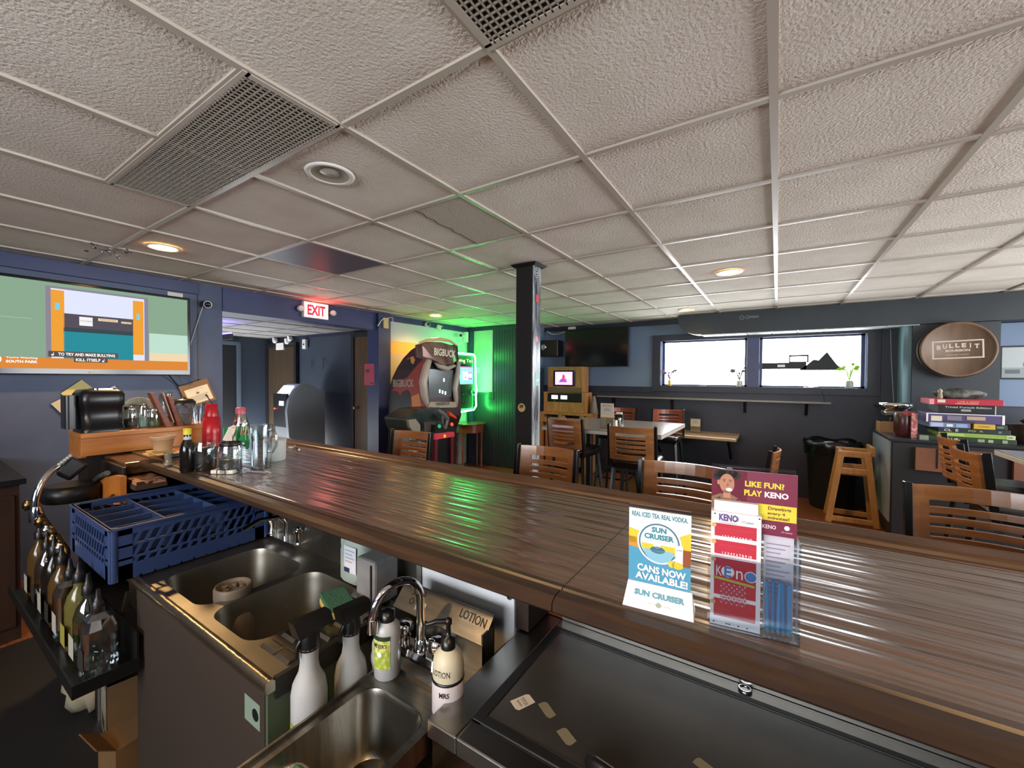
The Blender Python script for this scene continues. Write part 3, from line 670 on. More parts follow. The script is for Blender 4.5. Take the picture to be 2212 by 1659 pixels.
# ================================================================ speed rail, soda gun and the floor clutter at the left
t = thing('speed_rail','stainless speed rail shelf hung in front of the sink at far left','bottle rail',(-2.3,.35,.5))
MB(mat('black_rail_metal','1b1c1d',.4,metal=.5)).box(-2.75,-1.70,.30,.44,.52,.53).box(-2.75,-1.70,.295,.30,.52,.56).box(-2.75,-1.70,.44,.445,.52,.64).box(-1.70,-1.695,.295,.445,.52,.56).build('tray', t)
for x in (-2.9,-1.9): MB(m_steel2).bar((x,.44,.55),(x,.47,.70),.02,.01).build('bracket', t)
def liquor(c, label, m, lm, sq=0, h=.20, lz=(.03,.10), cap=m_black):
    t = thing('liquor_bottle',label,'bottle',c,0,'liquor bottles in the speed rail')
    if sq: MB(m).loft([ell(c[0],c[1],c[2]+z,r,r,16,.35) for z,r in ((0,.036),(.01,.04),(h*.72,.04),(h*.85,.03),(h*.92,.015),(h,.014))],smooth=False).build('body', t)
    else: MB(m).lathe([(.03,0),(.036,.008),(.036,h*.65),(.028,h*.78),(.014,h*.88),(.013,h)],c,18).build('body', t)
    MB(cap).lathe([(.016,h-.012),(.016,h+.015),(.012,h+.02),(.008,h+.03),(.005,h+.055)],c,10).build('pourer', t)
    MB(lm).add([(c[0]-.03,c[1]-.0405,c[2]+lz[0]),(c[0]+.03,c[1]-.0405,c[2]+lz[0]),(c[0]+.03,c[1]-.0405,c[2]+lz[1]),(c[0]-.03,c[1]-.0405,c[2]+lz[1])],[(0,1,2,3)]).build('label_print', t)
m_clearb = clear('clear_bottle','dfe6e4',.04,.72); m_amb = mat('amber_bottle','5a4424',.15,trans=.4); m_ol = mat('olive_bottle','6b6838',.15,trans=.4); m_dk = mat('dark_bottle','15140f',.15)
L_ = mat('bottle_label_white','a3a196',.5); L2 = mat('bottle_label_dark','2b2a28',.5); L3 = mat('bottle_label_yellow','8c8638',.5)
for k,(x,m,lm,sq,lab,h) in enumerate(((-1.76,m_clearb,L2,1,'clear square liquor bottle with a dark label nearest the camera in the speed rail',.21),
    (-1.87,m_clearb,L_,0,'clear round liquor bottle with a white label second from the near end of the rail',.23),
    (-1.98,m_ol,L3,0,'olive green liquor bottle with a yellow label third in the rail',.24),
    (-2.10,m_clearb,L_,1,'clear square liquor bottle with white label beside the olive bottle',.22),
    (-2.22,m_amb,L2,0,'amber liquor bottle in the middle of the speed rail',.24),
    (-2.34,m_dk,L_,0,'dark liquor bottle with a pale label in the speed rail',.25),
    (-2.46,m_clearb,L2,0,'clear liquor bottle seventh in the rail below the soda gun',.24),
    (-2.60,m_amb,L_,0,'amber liquor bottle at the far end of the speed rail',.25))):
    liquor((x,.365,.532), lab, m, lm, sq, h, cap=m_black)
t = thing('soda_gun','chrome and black soda gun with a ribbed hose hung on its holster','soda gun',(-2.65,.48,.9))
m_hose = mat('grey_hose','4b4a4b',.35)
mb = MB(m_chrome); a = (-2.500,0.333,0.902)
mb.tube(bez((-2.500,0.338,0.882),(-2.500,0.333,0.995),(-2.520,0.368,1.060),(-2.550,0.418,1.076)),.012,10); mb.lathe([(.02,-.03),(.022,0),(.014,.03)],(-2.500,0.342,0.899),14); mb.build('hose', t)
mb = MB(m_black); mb.hexa([(-2.530,0.401,1.053),(-2.530,0.441,1.015),(-2.600,0.453,0.993),(-2.600,0.412,1.029)],[(-2.530,0.449,1.113),(-2.530,0.500,1.068),(-2.600,0.514,1.051),(-2.600,0.461,1.093)])
mb.build('gun_head', t, bevel=.008)
mb = MB(mat('button_grey','9a9a98',.4))
for k in range(5):
    q = V(*(-2.515,0.410,1.086)).lerp(V(*(-2.515,0.442,1.116)),k/4); mb.sphere(q,.007,8,5)
mb.build('button', t)
mb = MB(m_blackm); mb.lathe([(.09,0),(.10,.02),(.10,.06),(.08,.07)],(-2.66,.47,.90),20); mb.box(-2.72,-2.6,.5,.55,.55,.93); mb.build('holster', t)
t = thing('tap_manifold','brass and chrome beverage valves stacked beside the glass rack','valves',(-2.45,.32,.6))
for k in range(6):
    mb = MB(m_chrome if k%2 else mat('tarnished_brass','6a5a3c',.3,metal=1)); p = V(-2.56+.045*k,.33+.01*k,.93-.028*k)
    mb.lathe([(.010,-.02),(.018,-.012),(.018,.008),(.010,.014),(.012,.022)],p,10); mb.tube([p,p+V(.03,-.01,-.015)],.006); mb.build('valve', t)
MB(mat('tarnished_brass','6a5a3c',.3,metal=1)).tube([(-2.58,.34,.93),(-2.30,.39,.78),(-2.30,.39,.60)],.012).build('pipe', t)
t = thing('orange_board','orange painted board with a rounded corner standing behind the glass rack','board',(-2.45,.56,.70))
pts = [(-2.806,0.560,0.827),(-2.355,0.560,0.906),(-2.351,0.560,1.026),(-2.446,0.560,1.019),(-2.561,0.560,0.995),(-2.678,0.560,0.955),(-2.772,0.560,0.901)]
MB(mat('orange_paint','b8702c',.5,var='9c5c22',vscale=8)).loft([[V(*p) for p in pts],[V(*p)+V(0,.02,0) for p in pts]]).build('panel', t)
MB(m_hose).tube([(-2.804,0.550,0.826),(-2.786,0.550,0.890),(-2.721,0.550,0.944),(-2.615,0.550,0.992),(-2.488,0.550,1.026)],.011,10).build('hose', t)
MB(mat('dark_slash','4a1b10',.5)).bar((-2.519,0.553,0.904),(-2.418,0.553,0.941),.004,.006).build('mark', t)
mc = mat('kraft_cardboard','6e5130',.8,var='5d4427',vscale=5); mw = mat('dusty_white','918a7c',.8,var='6f685c',vscale=9)
t = thing('cardboard_box','open cardboard box with a white printed side under the sink','box',(-2.30,.60,0),-.12)
mb = MB(mc); mb.box(-.10,.10,-.11,.11,0,.006)
for a in ((-.10,-.097,-.11,.11),(.097,.10,-.11,.11),(-.10,.10,-.11,-.107),(-.10,.10,.107,.11)): mb.box(*a,0,.22)
mb.build('box_body', t, w=False)
mb = MB(mw); mb.box(-.02,.099,-.113,-.1102,.01,.215); mb.build('printed_side', t, w=False)
mb = MB(mat('print_dark','3b372f',.7))
for k in range(5): mb.box(.0,.085,-.1142,-.1136,.03+k*.012,.034+k*.012)
mb.build('lettering', t, w=False)
t = thing('paper_sack','crumpled pale paper sack on the floor left of the cardboard box','bag',(-2.52,.50,0))
mb = MB(mat('crumpled_paper','9b927e',.85,bump=1,bscale=24)); crumple(mb,(-2.52,.50,.10),.085,.075,.11,21,16,.35); mb.build('sack', t)
t = thing('cardboard_carton','small plain cardboard carton on the floor by the sink leg','box',(-1.95,.50,0),.1)
mb = MB(mc); mb.box(-.07,.07,-.08,.08,0,.18); mb.build('carton_body', t, w=False)
MB(mc).hexa([(-.07,-.08,.18),(.07,-.08,.18),(.07,-.076,.18),(-.07,-.076,.18)],[(-.07,-.13,.22),(.07,-.13,.22),(.07,-.126,.22),(-.07,-.126,.22)]).build('flap', t, w=False)
MB(m_gasket).box(-3.45,-.3,-.55,.95,.0,.004).build('floor_mat'); tag(bpy.data.objects['floor_mat'],'black rubber floor mat behind the bar, widened to darken the floor under the sink','floor mat')  # doubles as a black sheet darkening the floor under the sink
# dark back-bar cabinet at the far left of the bartender side
t = thing('back_bar_cabinet','dark brown wooden cabinet against the left wall behind the bar','cabinet',(-3.9,-.1,0))
MB(mat('dark_brown_wood','2c1b14',.45,var='37231a',vscale=3,vstretch=(1,8,1))).box(-4.45,-3.5,-1.2,.42,0,.86).build('cabinet_body', t)
MB(mat('dark_brown_wood','2c1b14',.45)).box(-3.5,-3.48,-.35,.40,.08,.80).build('cabinet_door', t, bevel=.003)
MB(m_blackm).box(-4.45,-3.46,-1.2,.44,.86,.89).build('worktop', t)
# ================================================================ things on the hutch
HT = 1.18
m_kg = mat('gloss_black','111112',.32)
t = thing('coffee_maker','black single-serve coffee maker standing on the orange wooden hutch','coffee maker',(-2.89,.61,HT))
def rr3(cx,cy,z,hx,hy,r,n=4): return rrect(cx-hx,cx+hx,cy-hy,cy+hy,r,z,n)
c = (-2.89,.61)
MB(m_kg).loft([rr3(c[0],c[1],HT+z,hx,hy,.03) for z,hx,hy in ((0,.10,.08),(.02,.10,.08),(.025,.09,.075),(.12,.09,.078),(.13,.098,.082),(.185,.098,.082),(.205,.085,.072),(.21,.05,.05))],smooth=True).build('body', t)
MB(m_chrome).loft([rr3(c[0]+.02,c[1]+.01,HT+.207+z,.05,.045,.02) for z in (0,.006)]).build('lid_trim', t)
MB(mat('smoky_tank','202224',.3)).loft([rr3(c[0],c[1]-.105,HT+.02+z,.05,.022,.015) for z in (0,.16)]).build('water_tank', t)
def card(name,label,cat,c,yaw,w,h,roll,m,prints=None,nx=(1,0,0),th=.0012,group=None):
    """a flat card; c centre, roll in its own plane, nx its facing direction"""
    n = Vector(nx).normalized(); up = V(0,0,1); x = up.cross(n).normalized()
    xr = x*math.cos(roll)+up*math.sin(roll); ur = -x*math.sin(roll)+up*math.cos(roll)
    t = thing(name,label,cat,c,0,group); mb = MB(m); R = Matrix((xr,ur,n)).transposed(); mb.obox(c,(w,h,th),R); mb.build('card', t)
    if prints:
        mb = MB(); f = F2(Vector(c)+n*(th/2),xr,ur,mb); prints(f); mb.build('print', t)
    return t
mk_y = mat('pale_yellow_card','b9ac6c',.6); mk_w = mat('cream_card','b5ab90',.6)
card('note_card','large pale yellow card pinned to the wall above the coffee maker','card',(-4.455,.86,1.30),0,.15,.20,.75,mk_y,nx=(1,0,0))
card('note_card','cream card pinned to the wall at lower left of the coffee maker','card',(-4.45,.76,1.22),0,.09,.13,.6,mk_w,lambda f:(f.rect(-.02,.02,-.02,.01,mat('note_ink','54504a',.6))),nx=(1,0,0))
card('note_card','small white card corner peeking out behind the coffee maker top','card',(-4.45,1.02,1.335),0,.06,.06,.5,m_label,nx=(1,0,0))
def clipprint(f):
    f.rect(-.085,.095,-.085,.055,mat('notice_paper','d6cdb4',.6)); f.layer()
    g = mat('notice_grey','8c867a',.6); f.text('DON\'T MESS WITH',0,.04,.11,.008,g); f.rect(-.015,.015,-.005,.022,mat('notice_light','bdb6a4',.6)); f.layer(); f.rect(-.008,.01,-.002,.008,m_print_k)
    for k in range(5): f.rect(-.07+.006*(k%2),.075-.01*(k%3),-.02-k*.011,-.016-k*.011,g)
t = card('hanging_clipboard','tilted brown board with a cream notice hanging right of the television','clipboard',(-4.42,1.58,1.30),0,.22,.21,.35,mat('brown_hardboard','7a5a38',.6),clipprint,nx=(1,-.15,.0),th=.006)
MB(mat('grey_cord','6e6a66',.6)).tube([(-4.42,1.50,1.38),(-4.44,1.46,1.46)],.002,5).tube([(-4.42,1.64,1.42),(-4.44,1.49,1.465)],.002,5).tube([(-4.42,1.55,1.41),(-4.44,1.47,1.46)],.002,5).build('cord', t)
def jar(c, r, h, label, fill, lidm=None, name='glass_jar', group=None, lidh=.015, cat='jar'):
    t = thing(name,label,cat,c,0,group)
    MB(m_gl).lathe([(r*.9,0),(r,.006),(r,h*.85),(r*.85,h),(r*.85,h+.002)],c,18,cap=False).lathe([(r*.9,0),(.001,.001)],c,18,cap=False).build('glass_body', t)
    if fill: MB(fill[1]).lathe([(r*.86,.004),(r*.93,.008),(r*.93,h*fill[0]),(.001,h*fill[0]+.002)],c,16).build('contents', t)
    if lidm: MB(lidm).lathe([(r*.9,h),(r*.9,h+lidh),(.003,h+lidh+.002)],c,18).build('lid', t)
    return t
m_pick = mat('pickle_green','4d5a35',.5); m_olv = mat('jar_dark_liquid','23261d',.4)
jar((-2.87,.725,HT),.028,.10,'clear jar of dark garnish right beside the coffee maker',(.5,m_olv),m_chrome)
jar((-2.86,.775,HT),.022,.11,'narrow clear shaker jar with pale contents beside the garnish jar',(.5,mat('pale_teal_mix','7f9a94',.5)),m_chrome)
jar((-2.85,.82,HT),.03,.09,'clear jar of dark green pickles in front of the paper plate stack',(.55,m_pick),m_chrome)
t = thing('plate_stack','white fluted paper plate leaning behind the garnish jars','plates',(-2.94,.78,HT))
MB(mat('paper_plate','b8b49f',.7)).lathe([(.001,0),(.06,.0),(.075,.012),(.077,.012),(.062,-.003),(.001,-.003)],(-2.93,.78,HT+.085),28,(.9,0,.45)).build('plate', t)
jar((-2.95,.90,HT),.035,.17,'tall clear jar with a glass lid at the rear of the hutch',(.3,mat('clear_ice','9ba0a0',.3)),m_gl)
t = thing('menu_holder','rust brown wooden menu holder with two leaning boards on the hutch','menu holder',(-2.83,.87,HT))
mr = mat('rust_wood','7b3f26',.5,var='5c2c1b',vscale=8,vstretch=(1,1,6))
for s,(y0,y1) in enumerate(((.852,.79),(.905,.865))):
    MB(mr).hexa([(-2.845,y0,HT),(-2.80,y0+.004,HT),(-2.80,y0+.03,HT),(-2.845,y0+.03,HT)],[(-2.86,y1,HT+.185-.02*s),(-2.815,y1+.004,HT+.185-.02*s),(-2.815,y1+.022,HT+.185-.02*s),(-2.86,y1+.022,HT+.185-.02*s)]).build('board', t)
MB(mat('pink_menu','a98a80',.6)).hexa([(-2.85,.89,HT+.02),(-2.81,.89,HT+.02),(-2.81,.895,HT+.02),(-2.85,.895,HT+.02)],[(-2.87,.85,HT+.185),(-2.83,.85,HT+.185),(-2.83,.855,HT+.185),(-2.87,.855,HT+.185)]).build('menu', t)
t = thing('blender_jar','clear pitcher with a black dome lid standing on the hutch','pitcher',(-2.84,.945,HT))
MB(m_gl).lathe([(.035,0),(.04,.01),(.055,.11),(.056,.115)],(-2.84,.945,HT),20,cap=False).lathe([(.035,.001),(.001,.002)],(-2.84,.945,HT),20,cap=False).build('glass_body', t)
MB(mat('frosted_contents','8a8f91',.4,trans=.3)).lathe([(.034,.004),(.042,.06),(.001,.062)],(-2.84,.945,HT),18).build('contents', t)
MB(m_black).lathe([(.058,.113),(.058,.13),(.045,.145),(.012,.15),(.01,.158),(.002,.16)],(-2.84,.945,HT),20).build('lid', t)
t = thing('plastic_tumbler','stack of clear plastic tumblers between the black lidded pitcher and red cups','cups',(-2.83,1.02,HT))
MB(m_pl).lathe([(.026,0),(.036,.12),(.037,.125)],(-2.83,1.015,HT),18,cap=False).lathe([(.026,0),(.001,.001)],(-2.83,1.015,HT),18,cap=False).build('tumbler', t)
# two stacks of red cups on the bar
m_red = mat('red_cup_plastic','a51a22',.3)
t = thing('red_cup_stack','stack of red plastic cups turned upside down behind the garnish jars','cups',(-2.62,1.0,BZ))
MB(m_red).lathe([(.044,BZ),(.045,BZ+.003),(.043,BZ+.012),(.042,BZ+.02),(.0435,BZ+.03),(.0425,BZ+.04),(.0435,BZ+.05),(.042,BZ+.06),(.043,BZ+.07),(.040,BZ+.16),(.002,BZ+.162)],(-2.62,1.0,0),22).build('cup', t)
MB(m_red).lathe([(.033,BZ+.163),(.034,BZ+.17),(.032,BZ+.18),(.027,BZ+.235),(.002,BZ+.236)],(-2.62,1.0,0),18).build('top_cup', t)
MB(mat('dark_red_stirrer','3d0f12',.4)).tube([(-2.61,1.0,BZ+.235),(-2.63,.985,BZ+.275),(-2.635,.98,BZ+.285)],[.003,.003,.006],6).build('stirrer', t)
t = thing('cocktail_shaker','steel cocktail shaker with a pink-red cap behind the garnish jars','shaker',(-2.58,1.13,BZ))
MB(m_chrome).lathe([(.03,0),(.034,.01),(.040,.11),(.036,.13),(.024,.17),(.022,.175)],(-2.58,1.13,BZ),20).build('body', t)
MB(mat('pink_red_cap','b0505c',.4)).lathe([(.026,.172),(.026,.205),(.02,.21),(.002,.211)],(-2.58,1.13,BZ),18).build('cap', t)
# ================================================================ bar-top clutter at the left
def on(px,py): return None
t = thing('deli_container','pale plastic deli cup sitting on a stack of wooden coasters','container',(-2.452,0.736,1.105))
c = (-2.452,0.736,1.105)
MB(mat('frosted_peach','c9a57c',.45,trans=.3)).lathe([(.034,0),(.044,.058),(.050,.060),(.050,.068),(.046,.069),(.045,.062),(.033,.004),(.002,.003)],c,24).build('cup', t)
t = thing('cutting_board','thin pale board holding the deli cup above a short glass','board',(-2.470,0.746,1.095))
c = V(*(-2.422,0.727,1.105)); MB(mat('pale_board','c29a5e',.6)).box(c.x-.075,c.x+.085,c.y-.045,c.y+.05,1.097,1.104).box(c.x-.06,c.x+.03,c.y-.06,c.y+.02,1.090,1.097).build('board', t, bevel=.003)
t = thing('short_glass','short stemmed glass standing at the bar edge below the deli cup','glass',(-2.227,0.687,1.070))
c = (-2.227,0.687,1.070)
MB(mat('cloudy_glass','a9a294',.15,trans=.6)).lathe([(.018,0),(.019,.004),(.012,.012),(.013,.03),(.017,.045),(.017,.052),(.0155,.052),(.014,.035)],c,18).build('glass', t)
t = thing('napkin_tray','low black tray of red and pink napkins at the left end of the bar','tray',(-2.648,0.791,1.070))
c = V(*(-2.469,0.764,1.070)); MB(m_black).box(c.x-.19,c.x+.07,c.y-.02,c.y+.13,BZ+.001,BZ+.018).build('tray', t, bevel=.003)
MB(mat('coral_napkin','a5443a',.8)).box(c.x-.05,c.x+.055,c.y+.0,c.y+.10,BZ+.018,BZ+.028).build('napkins', t)
c = (-2.013,0.683,1.070)
t = thing('sauce_bottle','dark sauce bottle with a yellow-green cap and paper neck band by the napkin tray','bottle',c)
MB(mat('sauce_glass','141311',.12)).lathe([(.022,0),(.026,.006),(.026,.085),(.022,.11),(.012,.132),(.0115,.15)],c,18).build('body', t)
MB(mat('neck_paper','9fa3a6',.6)).lathe([(.013,.118),(.013,.142)],c,14,cap=False).build('neck_band', t)
MB(mat('yellow_cap','b5ad2e',.45)).lathe([(.014,.15),(.014,.174),(.002,.175)],c,14).build('cap', t)
c = (-1.99,.735,BZ)
jar(c,.042,.115,'dark glass mason jar of black straws beside the sauce bottle',(.8,mat('black_straws','0f1012',.5)),None,'straw_jar')
c = V(*(-1.853,0.743,1.070)); c.y += .03
jar(tuple(c),.042,.115,'clear mason jar with black rim holding tea bags and sugar packets',(.45,mat('smoky_contents','353d40',.4)),None,'packet_jar')
t = bpy.data.objects['packet_jar']
MB(m_black).lathe([(.037,.108),(.040,.112),(.040,.122),(.036,.122)],tuple(c),18,cap=False).build('rim', t)
cc = V(-1.965,.86,BZ)
t = thing('tea_bag_caddy','square clear caddy of tea packets and stirrers between the jars and the pitcher','caddy',cc)
MB(m_gl).loft([rr3(cc.x,cc.y,z,.05,.04,.01) for z in (BZ,BZ+.105)],cap=False).build('glass_body', t)
mb = MB(m_white).box(cc.x-.05,cc.x+.05,cc.y-.042,cc.y-.040,BZ+.03,BZ+.036).box(cc.x-.05,cc.x+.05,cc.y-.042,cc.y-.040,BZ+.1,BZ+.106); mb.build('shelf_edge', t)
random.seed(11)
for k in range(14):
    mb = MB([mat('green_foil','1f7a45',.3),mat('white_packet','cfc6bd',.5),mat('maroon_packet','5b1d20',.45)][(0,0,1,2,1,2,0,1,2,0,1,0,2,1)[k]])
    p = cc+V(random.uniform(-.055,.05),random.uniform(-.03,.03),.105+random.uniform(0,.035)); R = Euler((random.uniform(-.5,.5),random.uniform(-.6,.6),random.uniform(0,3))).to_matrix()
    mb.obox(p,(.045,.006,.06),R); mb.build('tea_packet', t, bevel=.002)
for k in range(18):
    a = random.uniform(-.5,1.2); p = cc+V(-.03+.005*k,0,.10); mb = MB(mat('wooden_stirrer','cdbb8c',.6)); mb.tube([p,p+V(.05*a,.02*random.uniform(-1,1),.055+random.uniform(0,.02))],.0016,5); mb.build('stirrer', t)
c = V(*(-1.841,0.862,1.070)); c.y += .02; c.x += .0
m_pit = clear('pitcher_plastic','d9e0e4',.12,.80)
t = thing('clear_pitcher','tall clear plastic beer pitcher with a looped handle on the bar','pitcher',c)
MB(m_pit).lathe([(.038,0),(.040,.004),(.042,.12),(.047,.175),(.049,.182)],c,24,cap=False).lathe([(.035,.002),(.001,.003)],c,24,cap=False).build('body', t)
x = c.x; MB(m_pit).tube([V(x+.042,c.y+.01,BZ+.155),V(x+.068,c.y+.018,BZ+.168),V(x+.086,c.y+.022,BZ+.14),V(x+.082,c.y+.022,BZ+.10),V(x+.062,c.y+.018,BZ+.07),V(x+.041,c.y+.012,BZ+.07)],.0055,8).build('handle', t)
c = V(*(-1.954,0.970,1.070)); c.y += .03
t = thing('white_canister','white plastic tub with a lid standing behind the clear pitcher','tub',c)
MB(mat('white_tub','b9bcb8',.4)).lathe([(.040,0),(.044,.006),(.046,.085),(.047,.09)],c,24).build('body', t)
MB(mat('grey_lid','a6a6a2',.4)).lathe([(.048,.088),(.048,.096),(.04,.10),(.002,.10)],c,24).build('lid', t)
c = V(*(-1.852,0.754,1.070))
t = thing('coaster_bundle','flat bundle of white slips held with black bands in front of the jars','slips',c,.55)
MB(mat('white_slips','c5c3bb',.6)).box(-.045,.045,-.022,.022,.001,.016).build('slips', t, w=False, bevel=.003)
for s in (-.018,.015): MB(m_gasket).box(s-.0015,s+.0015,-.0235,.0235,.0,.0175).build('band', t, w=False)
c = (-1.794,0.833,1.070)
t = thing('ballpoint_pen','grey ballpoint pen lying on the bar in front of the pitcher','pen',c)
MB(mat('grey_pen','77757c',.4)).cyl(V(*(-1.815,0.802,1.075)),V(*(-1.703,0.839,1.075)),.0035,seg=8).build('barrel', t)
c = V(*(-2.181,1.215,1.070))
t = thing('key_ring','small ring of keys with a white tag lying near the far edge of the bar','keys',c)
MB(m_white).box(c.x-.045,c.x-.012,c.y-.008,c.y+.008,BZ+.001,BZ+.006).build('tag', t)
MB(m_chrome).box(c.x+.0,c.x+.05,c.y-.004,c.y+.006,BZ+.001,BZ+.004).tube([c+V(.012*math.cos(a),0,.014+.012*math.sin(a)) for a in [2*PI*i/12 for i in range(12)]],.0015,5,True).build('key', t)
# ================================================================ the two counter signs
mW = mat('sign_white','dcdde0',.4); mT = mat('sign_teal','2f7f8f',.4); mB = mat('sign_blue','4a93b5',.4); mY = mat('sign_yellow','d9bc34',.4); mO = mat('sign_orange','cf8a35',.4)
mT2 = mat('sign_teal_dark','2e6d85',.4); mLB = mat('sign_light_blue','7fb4cc',.4)
a0 = V(-.214,.706,BZ); a1 = V(-.112,.716,BZ)
ax = (a1-a0).normalized(); nn = V(0,0,1).cross(ax)*-1; nn = ax.cross(V(0,0,1)); nn = V(ax.y,-ax.x,0)
t = thing('table_sign','acrylic countertop sign for canned iced tea with a white folded foot','sign',a0)
W_ = .100; H_ = .140
m_ac = m_pl
base = a0+V(.0,.022,0)
MB(mW).hexa([a0-ax*.006+nn*.012,a1+ax*.004+nn*.012,a1+ax*.004-nn*.03,a0-ax*.006-nn*.03],[a0+V(0,0,.038)-nn*.004,a1+V(0,0,.038)-nn*.004,a1+V(0,0,.038)-nn*.006,a0+V(0,0,.038)-nn*.006]).build('foot', t)
mb = MB(); fo = a0-ax*.006+nn*.0125; f = F2(fo+V(0,0,.002),ax,V(0,0,.038)-nn*.016,mb,.0004)
f.text('SUN CRUISER',.058,.024,.080,.0095,mT,.05); f.text('ICED TEA   VODKA',.058,.010,.040,.0028,mat('sign_grey','a9a79a',.5)); f.disc(.058,.010,.004,m=mat('sign_khaki','8d9a80',.5)); mb.build('lettering', t)
bo = a0+V(0,0,.030)-nn*.008
MB(m_ac).hexa([bo,bo+ax*W_,bo+ax*W_-nn*.003,bo-nn*.003],[bo+V(0,0,H_),bo+ax*W_+V(0,0,H_),bo+ax*W_+V(0,0,H_)-nn*.003,bo+V(0,0,H_)-nn*.003]).build('acrylic_sleeve', t)
MB(mW).hexa([bo+nn*.0006,bo+ax*W_+nn*.0006,bo+ax*W_,bo],[bo+V(0,0,H_-.006)+nn*.0006,bo+ax*W_+V(0,0,H_-.006)+nn*.0006,bo+ax*W_+V(0,0,H_-.006),bo+V(0,0,H_-.006)]).build('poster', t)
mb = MB(); f = F2(bo+nn*.0007,ax,(0,0,1),mb,.00025); W_ = .100
f.poly([(0,.0),(W_,0),(W_,.052),(.06,.06),(0,.068)],mB); f.poly([(0,.068),(.06,.060),(W_,.052),(W_,.073),(0,.085)],mO); f.poly([(0,.073),(.05,.078),(W_,.06),(W_,.105),(.06,.085),(0,.10)],mY); f.layer()
f.text('REAL ICED TEA. REAL VODKA.',W_/2,.125,.090,.0085,mT,.03); f.text('5% ALC    90 CALS    NO BUBBLES',W_/2,.133,.055,.002,mat('sign_grey','a9a79a',.5))
f.disc(.050,.080,.036,m=mW); f.layer(); f.disc(.050,.080,.033,m=mT2,n=40); f.layer(); f.disc(.050,.080,.0305,m=mW,n=40); f.layer()
f.text('SUN',.050,.102,.024,.0095,mT,.05); f.text('CRUISER',.050,.090,.048,.0095,mT,.05); f.text('ICED TEA  VODKA',.050,.082,.036,.0022,mat('sign_grey','a9a79a',.5))
f.disc(.050,.077,.0285,.0285,mY,24,PI,2*PI); f.layer(); f.disc(.050,.068,.0245,.021,mLB,24,PI,2*PI); f.disc(.048,.068,.012,.006,mT2); f.disc(.047,.0755,.006,.005,mW); f.layer()
f.rect(.076,.088,.052,.082,mW); f.layer(); f.text('SUN CRUISER',.082,.074,.009,.003,mT); f.poly([(.088,.048),(.099,.048),(.101,.076),(.089,.076)],mat('tea_amber','8a4a2a',.4)); f.disc(.080,.048,.009,.006,mY); f.disc(.070,.049,.005,.006,mat('sign_lemon','c9c04a',.4))
f.text('CANS NOW',.054,.033,.078,.0125,mW,.04,-.002); f.text('AVAILABLE!',.054,.019,.084,.0125,mW,.04,-.002); mb.build('printed_artwork', t)
# keno brochure stand
k0 = V(-.084,.708,BZ); k1 = V(.030,.722,BZ); kx = (k1-k0).normalized(); kn = V(kx.y,-kx.x,0); KW = (k1-k0).length
t = thing('brochure_stand','clear acrylic stand with a tall red and white keno card, magenta header and blue pencils','brochure stand',k0)
def slabk(a,b,z0,z1,off,th,m,name,par=None):
    p = lambda s,z,d: k0+kx*s+V(0,0,z)-kn*d
    o = MB(m).hexa([p(a,z0,off),p(b,z0,off),p(b,z0,off+th),p(a,z0,off+th)],[p(a,z1,off),p(b,z1,off),p(b,z1,off+th),p(a,z1,off+th)]).build(name, par or t); return o
KB = .070
slabk(0,KW,0,.25,.036,.003,m_pl,'acrylic_back'); slabk(0,KW,0,.003,.0,.036,m_pl,'acrylic_foot')
slabk(-.004,KB+.002,.004,.115,-.004,.0025,m_pl,'acrylic_pocket'); slabk(KB+.003,KW+.002,.004,.12,.0,.0025,m_pl,'acrylic_pocket'); slabk(KW,KW+.003,.0,.15,.0,.036,m_pl,'acrylic_side')
mKR = mat('keno_red','b3283c',.45); mKM = mat('keno_magenta','6e1f3c',.45); mKP = mat('keno_pink','b8405a',.45); mKY = mat('keno_yellow','cfc53a',.45); mKB = mat('keno_blue','3a76b3',.45); mKW = mat('keno_white','dcd9e2',.45); mG = mat('keno_small_text','8c86a0',.5)
slabk(.0,KB-.002,.004,.182,.004,.02,mKW,'keno_slips'); slabk(.004,KB-.006,.182,.198,.010,.01,mKW,'slip_tab')
mb = MB(); f = F2(k0+V(0,0,.004)+kn*(-.004),kx,(0,0,1),mb,.0003)
for z0,z1 in ((.004+.002,.036),(.040,.100),(.104,.128),(.132,.154)): f.rect(.005,KB-.008,z0+.008,z1+.006,mKR)
f.layer(); f.text('KENO',.024,.170,.026,.011,mat('keno_purple','5b4a80',.45),.05); f.ringd(.034,.170,.0038,.0012,mG); f.text('CT Lottery',.050,.166,.016,.004,m_print_k); f.rect(.011,.036,.1615,.1623,mG)
for z in (.1525,.1265): f.text('CHOOSE HOW MANY NUMBERS TO PLAY',.034,z,.050,.002,mKP); f.text('1 2 3 4 5 6 7 8 9 10',.036,z-.012,.040,.004,mKW,.02)
f.layer()
f.rect(.006,KB-.009,.092,.1,mKR); f.text('K',.012,.086,.008,.016,mKW,0); f.disc(.024,.086,.009,.009,mKW); f.layer(); f.text('E',.024,.086,.010,.016,mKB,.03); f.text('n',.040,.084,.009,.013,mKW,.0); f.disc(.055,.084,.0085,.0085,mKW); f.layer(); f.disc(.055,.084,.0072,.0072,mKB)
f.poly([(.004,.073),(KB-.010,.068),(KB-.010,.072),(.004,.077)],mat('keno_olive','a7a84c',.5)); f.layer()
for i in range(8):
    for j in range(10): f.rect(.014+j*.0036,.0165+j*.0036,.036+i*.0042,.0388+i*.0042,mKP if (i+j)%2 else mat('keno_cell','c98a98',.5))
for k in range(3): f.rect(.010,.040-.006*k,.016+k*.0045,.0178+k*.0045,mKP)
for x,z in ((.004,.174),(KB-.006,.174),(.004,.004),(.022,.004),(.026,.004),(.038,.004),(.050,.004)): f.rect(x,x+.0025,z,z+.0018,m_print_k)
